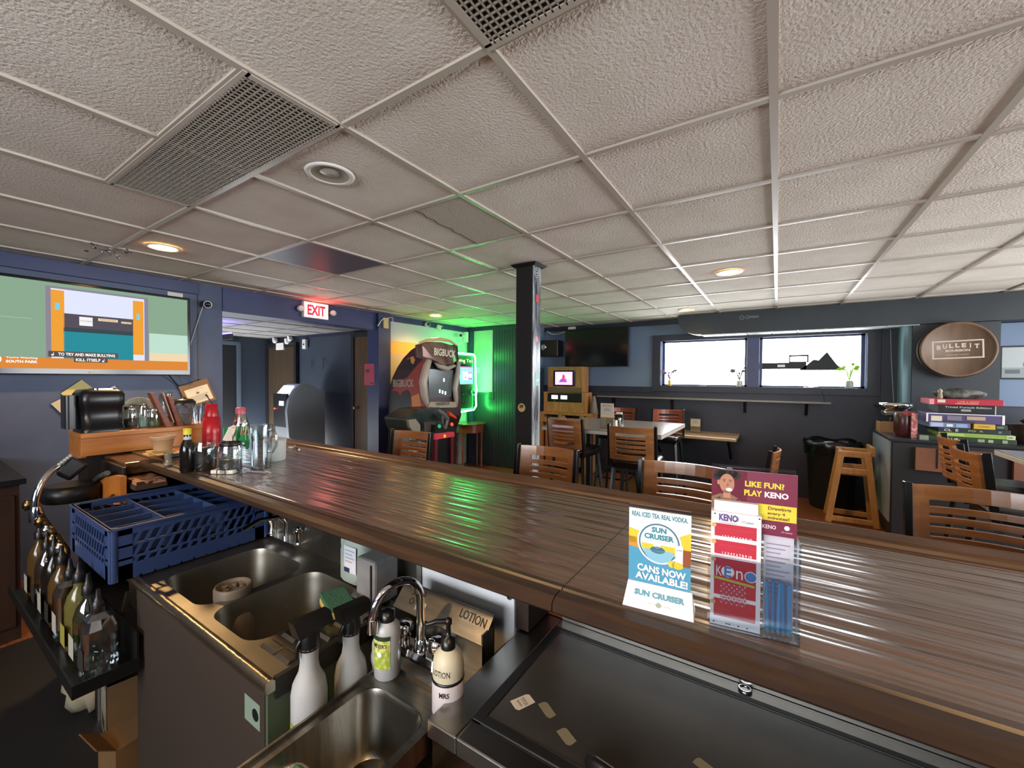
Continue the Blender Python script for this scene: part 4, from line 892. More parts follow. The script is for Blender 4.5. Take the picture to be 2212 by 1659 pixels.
for z in (.157,.131,.103,.036): f.disc(.004,z,.0035,m=mat('keno_gold','c9a06a',.5))
mb.build('printed_front', t)
slabk(.012,KW+.001,.150,.245,.024,.004,mKM,'header_card')
mb = MB(); f = F2(k0+kx*.0-kn*.0238+V(0,0,.150),kx,(0,0,1),mb,.00025); W2 = KW
f.rect(0,W2,.047,.095,mKM); f.rect(0,.05,.045,.095,mat('keno_rose','a8384f',.45)); f.rect(.012,W2,.023,.047,mKY); f.rect(0,W2,0,.023,mKM); f.layer()
f.text('LIKE FUN?',.073,.076,.052,.0092,mKY,.035); f.text('PLAY',.058,.062,.024,.0092,mKY,.035); f.text('KENO',.089,.062,.031,.0092,mKW,.04)
f.text('Drawings',.093,.0410,.030,.0068,mat('keno_brown','7a4a24',.5),.04); f.text('every 4',.089,.0335,.023,.0058,mat('keno_brown','7a4a24',.5),.04); f.text('minutes!',.092,.0275,.028,.0052,mat('keno_brown','7a4a24',.5),.04)
f.text('KENO',.080,.013,.018,.006,mKW,.02); f.disc(.103,.014,.0035,m=mKW); f.text('CT Lottery',.103,.007,.014,.0025,mKW)
# smiling person printed on the header
sk = mat('print_skin','a8755c',.5); hr = mat('print_hair','1d1615',.6)
for dx,dz,r in ((.010,.088,.007),(.015,.092,.0065),(.022,.093,.007),(.030,.092,.0065),(.035,.087,.006),(.007,.082,.005)): f.disc(dx,min(dz,.095-r),r,m=hr)
f.poly([(.0,.030),(.045,.030),(.040,.050),(.028,.056),(.012,.056),(.0,.050)],mat('print_shirt','7d5a45',.6)); f.layer(); f.poly([(.017,.050),(.027,.050),(.027,.062),(.017,.062)],sk); f.disc(.022,.073,.0105,.0155,sk); f.disc(.010,.074,.002,.004,sk)
f.layer(); f.disc(.025,.0635,.0045,.0028,mKW); f.rect(.0155,.0205,.0785,.0793,hr); f.rect(.024,.029,.0785,.0793,hr); f.disc(.018,.0765,.0014,.0007,hr); f.disc(.0265,.0765,.0014,.0007,hr); f.disc(.023,.071,.0018,.003,mat('print_skin_shade','8f5f4a',.5))
for i in range(14): random.seed(i); f.disc(.003+random.random()*.036,.032+random.random()*.018,.002,.0012,hr)
mb.build('header_print', t)
slabk(KB+.004,KW-.002,.004,.150,.028,.002,mat('leaflet_paper','bdbcc8',.5),'leaflet')
mb = MB(); f = F2(k0+kx*(KB+.004)-kn*.0277,kx,(0,0,1),mb,.0003)
for i in range(12): f.rect(.003,.034-.006*(i%3),.135-i*.0068,.137-i*.0068,mG)
mb.build('leaflet_text', t)
for i in range(5):
    x = KB+.008+i*.0068; p = k0+kx*x-kn*.010+V(0,0,.005); q = p+V(0,0,.080+.002*(i%2))+kx*.0015*((i%3)-1)
    pt = thing('pencil','blue golf pencil in the stand pocket','pencil',p,0,'blue pencils in the keno stand')
    pt['label'] = ['leftmost blue pencil standing in the clear pocket','second blue pencil from the left in the clear pocket','middle blue pencil of the five in the clear pocket','fourth blue pencil from the left in the clear pocket','rightmost blue pencil in the clear pocket'][i]
    MB(mat('pencil_blue_%d'%(i%2),('3f8fc4','347fb5')[i%2],.4)).cyl(p+V(0,0,.007),q,.0031,seg=6).build('shaft', pt)
    MB(mat('pencil_wood','8a7350',.6)).cyl(p+V(0,0,.007),p,.003,.0006,6).build('tip', pt)
# ================================================================ bar stools and chairs
m_chw = mat('honey_stained_wood','946238',.28,var='7a4c28',vscale=5,vstretch=(1,1,8),coat=.3)
m_post = mat('satin_black_steel','1c1e21',.22,metal=.4)
m_vinyl = mat('black_vinyl','0f0f11',.25)
def curved(mb, x0,x1,z0,z1,y,th,k,n=6,lean=0):
    P = []
    for i in range(n+1):
        x = x0+(x1-x0)*i/n; yy = y-k*(1-(x/.19)**2)
        for z in (z0,z1):
            l = -lean*(z-.75); P += [(x,yy+l,z),(x,yy+th+l,z)]
    F = []
    for i in range(n):
        a = 4*i; b = a+4; F += [(a,b,b+2,a+2),(a+1,a+3,b+3,b+1),(a,a+1,b+1,b),(a+2,b+2,b+3,a+3)]
    F += [(0,2,3,1),(4*n,4*n+1,4*n+3,4*n+2)]
    mb.add(P,F)
def chair(label, loc, rz, seat=.75, group='slat back bar stools', wood=None, name='bar_stool', cat='bar stool'):
    t = thing(name,label,cat,loc,rz,group); s = seat; w = .185; hz = .32; L = .12
    mb = MB(wood or m_chw); z0 = s+.05; z1 = s+hz; y = -.2
    dz = s-.75
    def cv(x0,x1,a,b,n=6):
        P0 = len(mb.v); curved(mb,x0,x1,a,b,y,.014,.045,n,L)
        for i in range(P0,len(mb.v)): mb.v[i].y += L*dz
    cv(-.175,.175,z1-.052,z1,8); cv(-.175,.175,z0,z0+.040,8); cv(-.175,-.118,z0+.04,z1-.052,2); cv(.118,.175,z0+.04,z1-.052,2)
    h = (z1-.052-z0-.04); p = h/5
    for i in range(4): cv(-.118,.118,z0+.04+p*(i+1)-.011,z0+.04+p*(i+1)+.011,6)
    mb.build('backrest', t, w=False)
    for sx in (-1,1):
        m = MB(m_post); m.bar((sx*w,-.175,s-.02),(sx*w,-.178-L*hz,z1+.012),.022,.034,(0,1,0)); m.build('back_post', t, w=False, bevel=.003)
    MB(m_vinyl).loft([rrect(-.19+i,.19-i,-.19+i,.21-i,.05,z,3) for i,z in ((.02,s-.012),(0,s),(0,s+.025),(.012,s+.04),(.05,s+.048))],smooth=True).build('seat', t, w=False)
    MB(m_post).box(-.17,.17,-.17,.19,s-.035,s-.012).build('seat_frame', t, w=False)
    for sx in (-1,1):
        for sy,yb in ((-1,-.22),(1,.23)):
            MB(m_post).bar((sx*.155,sy*.15,s-.02),(sx*.21,yb,0),.026,.026).build('leg', t, w=False)
    if s > .6:
        q = (s-.22)/s; lx = .21-(.055*.3); 
        mb = MB(m_post); z = .24; fx = .193; fy = .205
        mb.bar((-fx,fy,z),(fx,fy,z),.018,.018).bar((-fx,-fy+.005,z),(fx,-fy+.005,z),.018,.018).bar((-fx,-fy,z),(-fx,fy,z),.018,.018).bar((fx,-fy,z),(fx,fy,z),.018,.018); mb.build('foot_rail', t, w=False)
    return t
G = 'slat back bar stools'
c0 = chair('wooden slat-back stool at the bar in front of the hunting arcade machine',(-2.15,1.82,0),PI+.05)
def st(lab,x,y,rz): return dup(c0,(x,y,0),rz,lab,G)
st('wooden slat-back stool at the bar just right of the black post',-1.07,1.78,PI-.03)
st('wooden slat-back stool at the bar behind the magenta keno header card',-.35,1.74,PI)
st('wooden slat-back stool at the bar, nearest the right edge of the photo',.60,1.86,PI+.02)
st('slat-back stool on the near left side of the grey table, beside the post',-1.65,3.72,-.10)
st('slat-back stool on the near right side of the grey table, back to the bar',-.99,3.50,.06)
c1 = chair('reddish slat-back stool at the far left of the grey table behind the menu card',(-1.68,5.03,0),PI,wood=mat('reddish_stained_wood','8a4326',.3,var='743319',vscale=5,vstretch=(1,1,8),coat=.3))
dup(c1,(-1.12,5.06,0),PI,'reddish slat-back stool at the far right corner of the grey table',G)
st('slat-back stool seen edge-on at right, farther of the two by the games counter',1.22,3.95,-PI/2)
st('slat-back stool seen edge-on at right, nearer of the two at the right table',1.13,3.30,-PI/2)
chair('low slat-back chair turned sideways near the window wall',(-.24,4.62,0),PI/2-.1,.47,'low chairs',name='dining_chair',cat='chair')
# ================================================================ tables
m_tt = mat('grey_laminate','6f7072',.25,var='66686b',vscale=4)
m_te = mat('pale_table_edge','a8a6a0',.35)
def table(name,label,x0,x1,y0,y1,z,group=None):
    t = thing(name,label,'table',((x0+x1)/2,(y0+y1)/2,0),0,group)
    MB(m_tt).box(x0,x1,y0,y1,z-.008,z).m(m_te).box(x0,x1,y0,y1,z-.04,z-.008).build('tabletop', t, bevel=.002)
    cx,cy = (x0+x1)/2,(y0+y1)/2
    for s in (-1,1):
        px = cx+s*(x1-x0)*.25; MB(m_blackm).cyl((px,cy,.03),(px,cy,z-.04),.038).build('leg', t)
        MB(m_blackm).box(px-.04,px+.04,cy-.28,cy+.28,0,.035).box(px-.2,px+.2,cy-.04,cy+.04,0,.035).build('foot', t, bevel=.006)
table('grey_table','grey topped pub table with four slat-back stools in the middle of the room',-2.0,-.83,3.66,4.74,.97)
table('right_table','grey topped table cut by the right edge of the photo',1.30,2.3,2.9,4.3,.97)
t = thing('drop_table','narrow pale wooden table along the window wall','table',(-.8,5.8,0))
MB(mat('pale_table_wood','a38c70',.22,var='8f7a60',vscale=4,vstretch=(1,8,1))).box(-1.5,-.40,5.55,6.15,.70,.74).build('tabletop', t, bevel=.012)
for x in (-1.4,-.5): MB(m_blackm).bar((x,6.12,.4),(x,5.7,.70),.03,.02).build('bracket', t)
def tsign(label, p, w, h, c1, c2):
    t = thing('menu_card',label,'menu',p); x,y,z = p
    MB(mat('kraft_menu','c2a88a',.6)).box(x-w/2,x+w/2,y-.002,y+.002,z+.001,z+h).build('card', t)
    mb = MB(); f = F2((x,y-.0022,z),(1,0,0),(0,0,1),mb); f.rect(-w/2+.004,w/2-.004,h*.55,h-.004,mat(c1,'a9a59a',.6)); f.layer(); f.disc(0,h*.70,w*.3,h*.12,mat('menu_grey','8f9088',.6),16,0,PI); f.text('MENU OF THE DAY',0,h*.90,w*.7,h*.05,m_print_k)
    f.disc(w*.15,h*.3,w*.2,h*.07,mat('menu_brown','9c8268',.6)); mb.build('print', t)
    MB(m_pl).box(x-w/2-.002,x+w/2+.002,y-.006,y-.003,z+.001,z+h*.45).box(x-w/2,x+w/2,y-.03,y+.03,z,z+.004).build('acrylic_foot', t); return t
tsign('kraft menu card in a clear stand on the grey table beside the shakers',(-1.375,3.822,0.970),.13,.245,'menu_pale','x')
tsign('small kraft menu card standing on the narrow table under the window',(-0.909,5.923,0.740),.12,.18,'menu_pale','x')
for k,(px,py,m,l) in enumerate(((1330,928,mat('clear_salt','b9bab6',.3),'white salt shaker right of the menu card on the grey table'),(1337,922,mat('pepper','6d6a66',.3),'grey pepper shaker just behind the salt shaker on the grey table'))):
    p = [(-1.282,3.802,0.970),(-1.324,4.041,0.970)][k]
    t = thing('shaker',l,'shaker',p,0,'shakers on the grey table'); MB(m).lathe([(.018,0),(.022,.01),(.016,.06),(.015,.07)],p,12).build('body', t); MB(m_chrome).lathe([(.016,.07),(.016,.085),(.004,.092)],p,12).build('cap', t)
p = (-1.436,4.317,0.970); t = thing('sugar_caddy','black sugar caddy behind the shakers on the grey table','caddy',p); MB(m_black).box(p[0]-.03,p[0]+.05,p[1],p[1]+.05,p[2],p[2]+.10).build('caddy_body', t); MB(m_label).box(p[0]-.02,p[0]+.04,p[1]+.01,p[1]+.04,p[2]+.10,p[2]+.12).build('packets', t)
# ================================================================ the post
t = thing('support_post','square black painted support post with stickers, floor to ceiling','post',(-1.58,2.67,0))
MB(mat('black_painted_wood','131212',.4,bump=.1,bscale=10)).box(-1.655,-1.512,2.61,2.725,0,CE).build('post', t, bevel=.003)
MB(mat('worn_paint_sheen','2c2f33',.25,var='9aa3aa',vscale=7,vstretch=(1,3,.5),contrast=(.40,.62))).box(-1.512,-1.508,2.612,2.723,.05,CE-.01).build('worn_sheen_face', t)  # worn paint, with the window's sheen also painted in as pale streaks
MB(m_black).hexa([(-1.67,2.60,CE-.02),(-1.49,2.60,CE-.02),(-1.49,2.74,CE-.02),(-1.67,2.74,CE-.02)],[(-1.69,2.58,CE-.001),(-1.47,2.58,CE-.001),(-1.47,2.76,CE-.001),(-1.69,2.76,CE-.001)]).build('post_cap', t)
mb = MB(); f = F2((-1.58,2.609,0),(1,0,0),(0,0,1),mb); f.disc(-.02,1.235,.032,m=mat('sticker_tan','b9a674',.4)); f.layer(); f.disc(-.02,1.246,.02,.012,mat('sticker_brown','5a3a24',.5)); f.disc(-.02,1.215,.02,.009,mat('sticker_gold','b5993a',.5)); f.layer(); f.text('BEER CO',-.02,1.232,.05,.008,m_print_k,.02); mb.build('sticker', t)
mb = MB(); f = F2((-1.5075,2.667,0),(0,1,0),(0,0,1),mb); f.disc(-.008,2.235,.034,m=m_white); f.layer(); f.disc(-.008,2.235,.031,m=m_print_k); f.layer(); f.disc(-.008,2.235,.022,m=m_white); f.layer(); f.disc(-.008,2.235,.018,m=m_print_k); f.layer(); f.text('CT BEER',-.008,2.235,.032,.010,m_white,.03); mb.build('sticker', t)
mb = MB(mat('sticker_red','b03038',.45)).box(-1.509,-1.5065,2.652,2.70,2.02,2.075); mb.build('sticker', t)
mb = MB(); f = F2((-1.5075,2.667,0),(0,1,0),(0,0,1),mb); f.disc(0,1.745,.020,.024,mat('sticker_pink','c46a84',.45)); mb.build('sticker', t)
mb = MB(); f = F2((-1.5075,2.667,0),(0,1,0),(0,0,1),mb); f.rect(-.02,.052,1.40,1.50,mat('sticker_teal','6ea7a5',.45)); f.layer(); f.text('LIVE',.016,1.44,.05,.02,m_white,.03); mb.build('sticker', t)
# ================================================================ high chair
m_hc = mat('blond_wood','a57c4c',.35,var='936a3e',vscale=5,vstretch=(6,6,1))
t = thing('high_chair','blond wooden child high chair standing by the black counter','high chair',(.68,5.5,0))
def hcframe(y, top, bl, br):
    z = .74; q = MB(m_hc)
    (tx0,tx1) = top
    q.bar((bl,y,.0),(tx0+.03,y,z-.05),.03,.055,(1,0,0)); q.bar((br,y,0),(tx1-.03,y,z-.05),.03,.055,(1,0,0))
    q.box(tx0,tx1,y-.012,y+.012,z-.06,z); q.box(tx0-.01,tx1+.01,y-.012,y+.012,z-.23,z-.17); q.box(bl,br,y-.014,y+.014,.02,.075)
    q.build('side_frame', t, bevel=.008)
hcframe(5.28,(.52,.79),.455,.835); hcframe(5.58,(.535,.80),.465,.835)
q = MB(m_hc).box(.54,.57,5.28,5.58,.70,.735); q.build('top_rail', t); q = MB(m_hc).box(.785,.815,5.28,5.58,.70,.79); q.build('back_rail', t, bevel=.006)
q = MB(m_hc).box(.56,.80,5.28,5.58,.50,.515); q.build('seat', t)
# ================================================================ trash can
t = thing('trash_can','tall black trash can lined with a black bag against the window wall','trash can',(.63,5.95,0))
MB(mat('black_can','141518',.5)).lathe([(.19,0),(.20,.02),(.235,.72),(.245,.73)],(.53,5.90,0),24).build('can', t)
mb = MB(mat('black_bag','0b0b0d',.22,bump=.8,bscale=18)); rr = []
random.seed(5)
for r,z in ((.238,.60),(.25,.66),(.262,.73),(.25,.765),(.21,.74),(.18,.66)):
    rr.append([V(.53+r*(1+.05*math.sin(7*a+z*30)+.03*random.random())*math.cos(a), 5.9+r*(1+.05*math.sin(7*a+z*30))*math.sin(a), z+.015*math.sin(5*a+r*40)) for a in [2*PI*i/36 for i in range(36)]])
mb.ring(rr,cap=False); mb.build('bag', t)
# ================================================================ ledge, TV, speaker and retro television on the window wall
t = thing('drink_ledge','narrow wall ledge shelf running below the window','shelf',(-1.1,6.1,1.17))
MB(mat('ledge_wood','6f6a64',.25)).box(-2.34,.53,6.02,6.155,1.165,1.19).build('ledge', t, bevel=.004)
for x in (-2.1,-1.25,-.35,.3): MB(m_blackm).bar((x,6.15,1.02),(x,6.06,1.165),.03,.012).box(x-.02,x+.02,6.145,6.155,1.0,1.165).build('bracket', t)
t = thing('wall_television','switched-off black television mounted high in the corner by the window','television',(-2.35,6.05,1.63))
MB(m_black).box(-2.86,-1.84,5.98,6.03,1.63,2.225).build('housing', t, bevel=.006); MB(mat('tv_glass_off','0e0f10',.12)).box(-2.85,-1.85,5.976,5.981,1.645,2.215).build('screen', t)
MB(m_blackm).box(-2.5,-2.2,6.03,6.16,1.8,2.05).build('wall_bracket', t)
t = thing('wall_speaker','small black speaker on a bracket left of the dark television','speaker',(-3.1,6.0,1.8))
MB(m_black).box(-3.27,-2.93,5.86,6.02,1.80,2.06).build('cabinet', t, bevel=.01); MB(m_chrome).lathe([(.045,0),(.05,.01),(.03,.012),(.02,.004),(.012,.012)],(-3.18,5.86,1.95),16,(0,-1,0)).build('cone', t)
MB(m_blackm).bar((-3.1,6.02,1.9),(-3.1,6.16,1.9),.03,.03).build('bracket', t)
t = thing('junction_box','small white box with cable on the trim above the corner television','box',(-2.799,6.100,2.252))
p = (-2.799,6.100,2.252); MB(m_white).box(p[0]-.06,p[0]+.05,6.09,6.15,p[2]-.03,p[2]+.03).build('box_body', t); MB(m_white).tube([(-3.246,6.100,2.232),(-3.159,6.100,2.181),(-3.048,6.100,2.176),(-2.906,6.100,2.206)],.008,6).build('cable', t)
m_pine = mat('pallet_pine','a87a48',.6,var='8a6036',vscale=4,vstretch=(6,6,1)); 
t = thing('retro_television','old tube television in a pallet wood box on the corner stand','television',(-2.78,5.85,1.235))
MB(m_pine).box(-3.07,-2.48,5.80,6.05,1.235,1.26).box(-3.07,-2.48,5.80,6.05,1.60,1.63).box(-3.07,-2.97,5.80,6.05,1.26,1.60).box(-2.60,-2.48,5.80,6.05,1.26,1.60).box(-2.97,-2.60,5.80,5.82,1.26,1.33).box(-2.97,-2.60,5.80,5.82,1.55,1.6).build('wooden_case', t, bevel=.004)
MB(mat('grey_board','5d5040',.6)).box(-3.065,-2.485,5.79,5.80,1.24,1.31).build('base_board', t)
MB(m_black).box(-2.965,-2.605,5.79,6.0,1.325,1.575).build('tube_housing', t, bevel=.012)
mb = MB(glow('tv_pink','d79ae0',1.6)).box(-2.93,-2.64,5.783,5.79,1.35,1.55); s_ = mb.build('screen', t)
mb = MB(); f = F2((-2.785,5.782,1.45),(1,0,0),(0,0,1),mb); f.disc(-.07,.02,.045,.04,glow('tv_pale','f2d9ee',1.8)); f.disc(.09,.03,.03,.035,glow('tv_pale','f2d9ee',1.8)); f.layer(); f.disc(.0,.01,.022,.05,glow('tv_red','c0304a',1.3)); f.poly([(-.08,-.06),(.06,-.06),(.04,-.01),(-.04,-.0)],glow('tv_purple','7d4aa8',1.2)); mb.build('screen_picture', t)
t = thing('stereo_crate','pallet wood crate holding a black amplifier with two lit meters','stereo',(-2.8,5.85,.92))
MB(m_pine).box(-3.13,-2.42,5.78,6.05,.92,1.08).box(-3.13,-3.07,5.78,6.05,1.08,1.235).box(-2.48,-2.42,5.78,6.05,1.08,1.235).box(-3.07,-2.48,5.85,6.05,1.215,1.235).build('wooden_case', t, bevel=.004)
MB(m_black).box(-3.065,-2.485,5.79,6.0,1.082,1.212).build('amplifier', t, bevel=.003)
for x in (-2.94,-2.78):
    mb = MB(glow('meter_white','dfe8ff',1.3)).box(x-.055,x+.055,5.786,5.79,1.125,1.185); mb.build('meter', t)
    mb = MB(); f = F2((x,5.7855,1.15),(1,0,0),(0,0,1),mb); f.text('VU',0,0,.05,.025,mat('meter_blue','3c5a9c',.5)); mb.build('meter_print', t)
for x in (-2.94,-2.78,-2.62): MB(m_chrome).lathe([(.009,0),(.009,.01)],(x,5.79,1.105),10,(0,-1,0)).build('knob', t)
t = thing('pallet_stand','pallet wood stand under the retro television and stereo','stand',(-2.78,5.85,0))
MB(m_pine).box(-3.22,-2.34,5.74,6.1,.885,.92).build('top_board', t); 
MB(m_pine).box(-3.22,-2.34,5.75,5.77,.76,.84).build('front_rail', t)
for x in (-3.18,-2.86,-2.5,-2.4): MB(m_pine).box(x,x+.07,5.75,6.05,.84,.885).build('block', t)
for x in (-3.2,-2.42): MB(m_pine).box(x,x+.06,5.76,6.05,0,.84).build('leg', t)
MB(mat('dusky_pink_card','9c7a7c',.6)).add([(-2.95,5.745,.76),(-2.66,5.745,.76),(-2.75,5.745,.88)],[(0,1,2)]).build('pink_card', t)
MB(mat('orange_brown_board','9a5c34',.6)).box(-3.1,-2.5,5.79,5.81,.1,.76).build('back_panel', t)
p = (-2.362,5.850,0.979); t = thing('grey_vase','grey-brown cone shaped vase beside the stereo crate','vase',(p[0],5.9,.92)); MB(mat('grey_ceramic','6b6259',.5)).lathe([(.06,.92),(.065,.94),(.04,1.10),(.022,1.18),(.02,1.185)],(p[0]+.03,5.9,0),16).build('body', t)
# ================================================================ black duct over the window, column, barrel head
t = thing('duct_box','long black air duct box with a curved end hanging over the window','duct',(0,6.0,2.03))
prof = [(-1.13,CE-.002),(-1.13,2.24)]+[(-1.13+.27*(1-math.cos(a)),2.24-.205*math.sin(a)) for a in [PI/2*i/8 for i in range(1,9)]]+[(4.2,2.035),(4.2,CE-.002)]
MB(m_soffit).loft([[(x,y,z) for x,z in prof] for y in (5.85,6.168)]).build('duct_face', t)
mb = MB(mat('pale_underside','a9adab',.5))
for i in range(8):
    x0 = -.84+i*.26; mb.box(x0,x0+.252,5.86,6.16,2.024,2.034)
mb.build('underside_panels', t)
mb = MB(); f = F2((-.36,5.849,2.22),(1,0,0),(0,0,1),mb); g = mat('faded_grey','5d6265',.6); f.ringd(-.02,0,.022,.012,g); f.ringd(.04,.0,.018,.010,g); f.rect(.06,.16,-.012,.014,g); mb.build('faded_lettering', t)
struct(MB(m_soffit).box(1.18,1.80,5.87,6.17,0,2.03).build('wall_column'))
struct(MB(mat('pale_teal_edge','6f8a92',.5)).box(1.115,1.18,5.90,6.17,.0,2.03).build('trim_12'))
struct(MB(m_upper).box(1.80,2.45,6.12,6.17,1.2,2.03).build('wall_recess'))
struct(MB(m_dark).box(.98,1.115,6.13,6.16,0,2.03).build('trim_13'))
t = thing('barrel_head','round wooden barrel head sign lettered BULLEIT on the black column','barrel sign',(1.485,5.8,1.48))
m_bh = mat('barrel_oak','6b5442',.55,var='5c4838',vscale=3,vstretch=(6,1,1))
c = (1.485,5.80,1.76); MB(m_bh).lathe([(.272,0),(.272,-.03),(.255,-.035),(.25,-.02),(.001,-.018)],(c[0],5.79,c[2]),48,(0,1,0)).build('barrel_face', t)
MB(mat('barrel_hoop','4c3b30',.5)).lathe([(.276,-.002),(.282,-.012),(.282,.06),(.27,.062)],(c[0],5.79,c[2]),48,(0,1,0),cap=False).build('rim', t)
m_bl2 = mat('faded_white_paint','b3a392',.6)
mb = MB(); f = F2((c[0],5.771,c[2]),(1,0,.035),(0,0,1),mb,.001); f.frame(-.18,.18,-.09,.09,.013,m_bl2)
for i,ch in enumerate('BULLEIT'): f.text(ch,-.132+i*.044,.040-.0013*(i-3)**2*1.2,.009 if ch=='I' else .032,.044,m_bl2,.06)
f.text('BOURBON',0,-.010,.17,.024,m_bl2,.05); f.text('FRONTIER WHISKEY',0,-.052,.16,.010,m_bl2); mb.build('lettering', t)
# framed picture
t = thing('framed_picture','framed black and white photograph on the blue wall at far right','picture',(2.05,6.1,1.45))
MB(m_black).box(1.86,2.36,6.095,6.118,1.47,1.80).build('frame', t, bevel=.004)
mb = MB(); f = F2((1.88,6.094,1.485),(1,0,0),(0,0,1),mb); f.rect(0,.46,0,.30,mat('photo_grey','9da3a2',.4)); f.layer(); f.rect(.0,.46,.0,.10,mat('photo_mid','7d8586',.4)); f.layer(); f.rect(.02,.12,.04,.08,mat('photo_dark','4c5558',.4)); f.disc(.20,.13,.06,.05,mat('photo_dark','4c5558',.4)); f.rect(.16,.26,.03,.12,mat('photo_mid','7d8586',.4)); f.disc(.40,.16,.05,.09,mat('photo_dark','4c5558',.4)); mb.build('photograph', t)
# ================================================================ black counter with board games
t = thing('games_counter','long black cloth covered counter stacked with board games at the right','counter',(1.9,5.4,0))
MB(mat('black_tablecloth','121316',.5,bump=.2,bscale=5)).box(.885,3.4,5.02,5.86,.0,.90).build('cloth', t, bevel=.01)
MB(mat('plastic_sheet_sheen','7e8894',.3,bump=.5,bscale=10)).box(.875,.885,5.05,5.84,.15,.905).build('side_sheet', t)  # white-blue sheen on the plastic side is put into its colour
MB(mat('counter_top_dark','23252a',.3)).box(.87,3.4,5.0,5.86,.90,.925).build('counter_top', t, bevel=.003)
mbr = mat('brown_panel','6d4530',.5,var='5c3826',vscale=4)
for (x0,x1,y0,y1) in ((1.04,1.50,.66,.86),(1.62,2.6,.60,.86)): MB(mbr).box(x0,x1,4.99,5.02,y0,y1).m(m_black).box((x0+x1)/2-.10,(x0+x1)/2-.09,4.987,4.99,y0+.03,y1).build('wood_panel', t)
CT = .925
def game(label, x0,x1,z0,z1, y, dep, col, prints=(), rz=0, top=None):
    t = thing('board_game_box',label,'board game',((x0+x1)/2,y+dep/2,z0),rz,'board games on the counter')
    w = (x1-x0)/2; m = mat('game_'+col,col,.4); MB(m).box(-w,w,-dep/2,dep/2,0,(z1-z0)).build('box_body', t, w=False, bevel=.002)
    if prints:
        mb = MB(); f = F2((-w,-dep/2-.0006,0),(1,0,0),(0,0,1),mb)
        # print is drawn in the box's own frame
        for pr in prints:
            if pr[0] == 'r': f.rect(*pr[1:5], mat('gp_'+pr[5],pr[5],.45)); f.layer()
            else: f.text(pr[1],pr[2],pr[3],pr[4],pr[5],mat('gp_'+pr[6],pr[6],.45),.02)
        mb.build('printed_side', t, w=False)
    return t
game('dark green CLUE game box lying at the bottom of the games pile',1.08,1.66,CT,.965,5.08,.38,'22301f',(('t','CLUE',.20,.020,.09,.018,'b9c4a0'),('r',.36,.40,.008,.032,'7d8a6c'),('r',.42,.45,.008,.032,'8a967a'),('r',.0,.06,.0,.04,'6f7f70'),('r',.50,.53,.008,.034,'7d8a6c')))
game('lime green game box second from the bottom of the games pile',1.21,1.66,.966,1.00,5.09,.36,'7e9a4c',(('r',.40,.45,.0,.034,'a9b88f'),('t','GAME',.42,.017,.03,.012,'54663a'),('r',.04,.16,.006,.028,'9ab35c')),-.03)
game('black CLUE wizard edition box third in the games pile',1.20,1.63,1.001,1.04,5.10,.36,'1d2226',(('t','CL  E',.08,.020,.09,.022,'b5bcb8'),('t','PO  R',.23,.020,.09,.014,'8c9a5c'),('r',.36,.38,.012,.028,'5a6468')),.02)
game('short yellow game box in the middle of the games pile, at right',1.42,1.545,1.041,1.085,5.10,.30,'b3952f',(('t','7 WONDERS',.06,.022,.07,.010,'7a5a1c'),),0)
game('pale blue and grey mixed game box left of the short yellow box',1.14,1.40,1.041,1.085,5.11,.34,'6b7a96',(('r',.01,.09,.006,.04,'9aa6c9'),('r',.11,.15,.010,.03,'c9c9cf'),('r',.17,.24,.006,.036,'8297bd')),.04)
game('dark green-black game box at the right end beside the yellow box',1.55,1.62,1.041,1.08,5.12,.26,'2a332c',(('r',.01,.05,.012,.028,'5c6a54'),),0)
game('white-edged purple game box with painted characters, widest near the top',1.13,1.60,1.086,1.165,5.10,.34,'4a4168',(('r',0,.47,.072,.079,'cfcdd2'),('r',0,.012,0,.079,'cfcdd2'),('r',.455,.47,0,.079,'cfcdd2'),('r',.03,.10,.01,.055,'c3bba6'),('r',.13,.22,.02,.06,'6c6878'),('r',.25,.36,.03,.06,'a58f6c'),('r',.11,.30,.005,.018,'2f2d3a')),-.02)
game('black game box with white script second from the top of the pile',1.21,1.56,1.166,1.24,5.13,.30,'17181c',(('t','Trivial Pursuit Edition',.18,.055,.28,.016,'a3a3a0'),('r',.14,.20,.02,.038,'8d8d8a'),('r',.34,.345,.0,.074,'b5b5b5')),0)
game('red game box with gold lettering on top of the games pile',1.155,1.60,1.241,1.29,5.12,.32,'a3283a',(('t','LOVE A NIGHT',.24,.026,.13,.022,'c98a5c'),('r',.16,.30,.010,.013,'d9b3b0'),('r',.0,.03,0,.05,'cf8a90'),('r',.05,.10,.018,.045,'c9b9a9')),-.03)
p = V(1.25,5.25,1.29); t = thing('ornament','small dark plant and figurine clutter on top of the red game box','ornament',p)
mb = MB(mat('dark_clutter','23201f',.6,var='5c5f58',vscale=20)); crumple(mb,(1.38,5.3,1.335),.16,.06,.045,12,14,.3); mb.build('clutter', t)
MB(mat('tan_figurine','8f8372',.5)).lathe([(.015,1.29),(.02,1.30),(.012,1.34),(.018,1.36),(.004,1.38)],(1.24,5.22,0),10).build('figurine_body', t)
p = (1.66,5.3,CT); t = thing('brown_bag','open brown paper shopping bag at the right end of the counter','bag',(1.95,5.3,CT))
MB(mat('brown_paper','5a4632',.8,bump=.5,bscale=9)).hexa([(1.75,5.15,CT),(2.4,5.15,CT),(2.4,5.5,CT),(1.75,5.5,CT)],[(1.72,5.12,CT+.17),(2.42,5.12,CT+.22),(2.42,5.53,CT+.22),(1.72,5.53,CT+.14)]).build('bag_body', t)
mb = MB(mat('mixed_clutter','2c2622',.7,var='7a6a50',vscale=15)); crumple(mb,(1.98,5.3,CT+.20),.22,.12,.06,31,14,.3); mb.build('bag_contents', t)
t = thing('waffle_machine','stainless waffle maker with a wooden tray base at the left end of the counter','appliance',(1.0,5.7,CT))
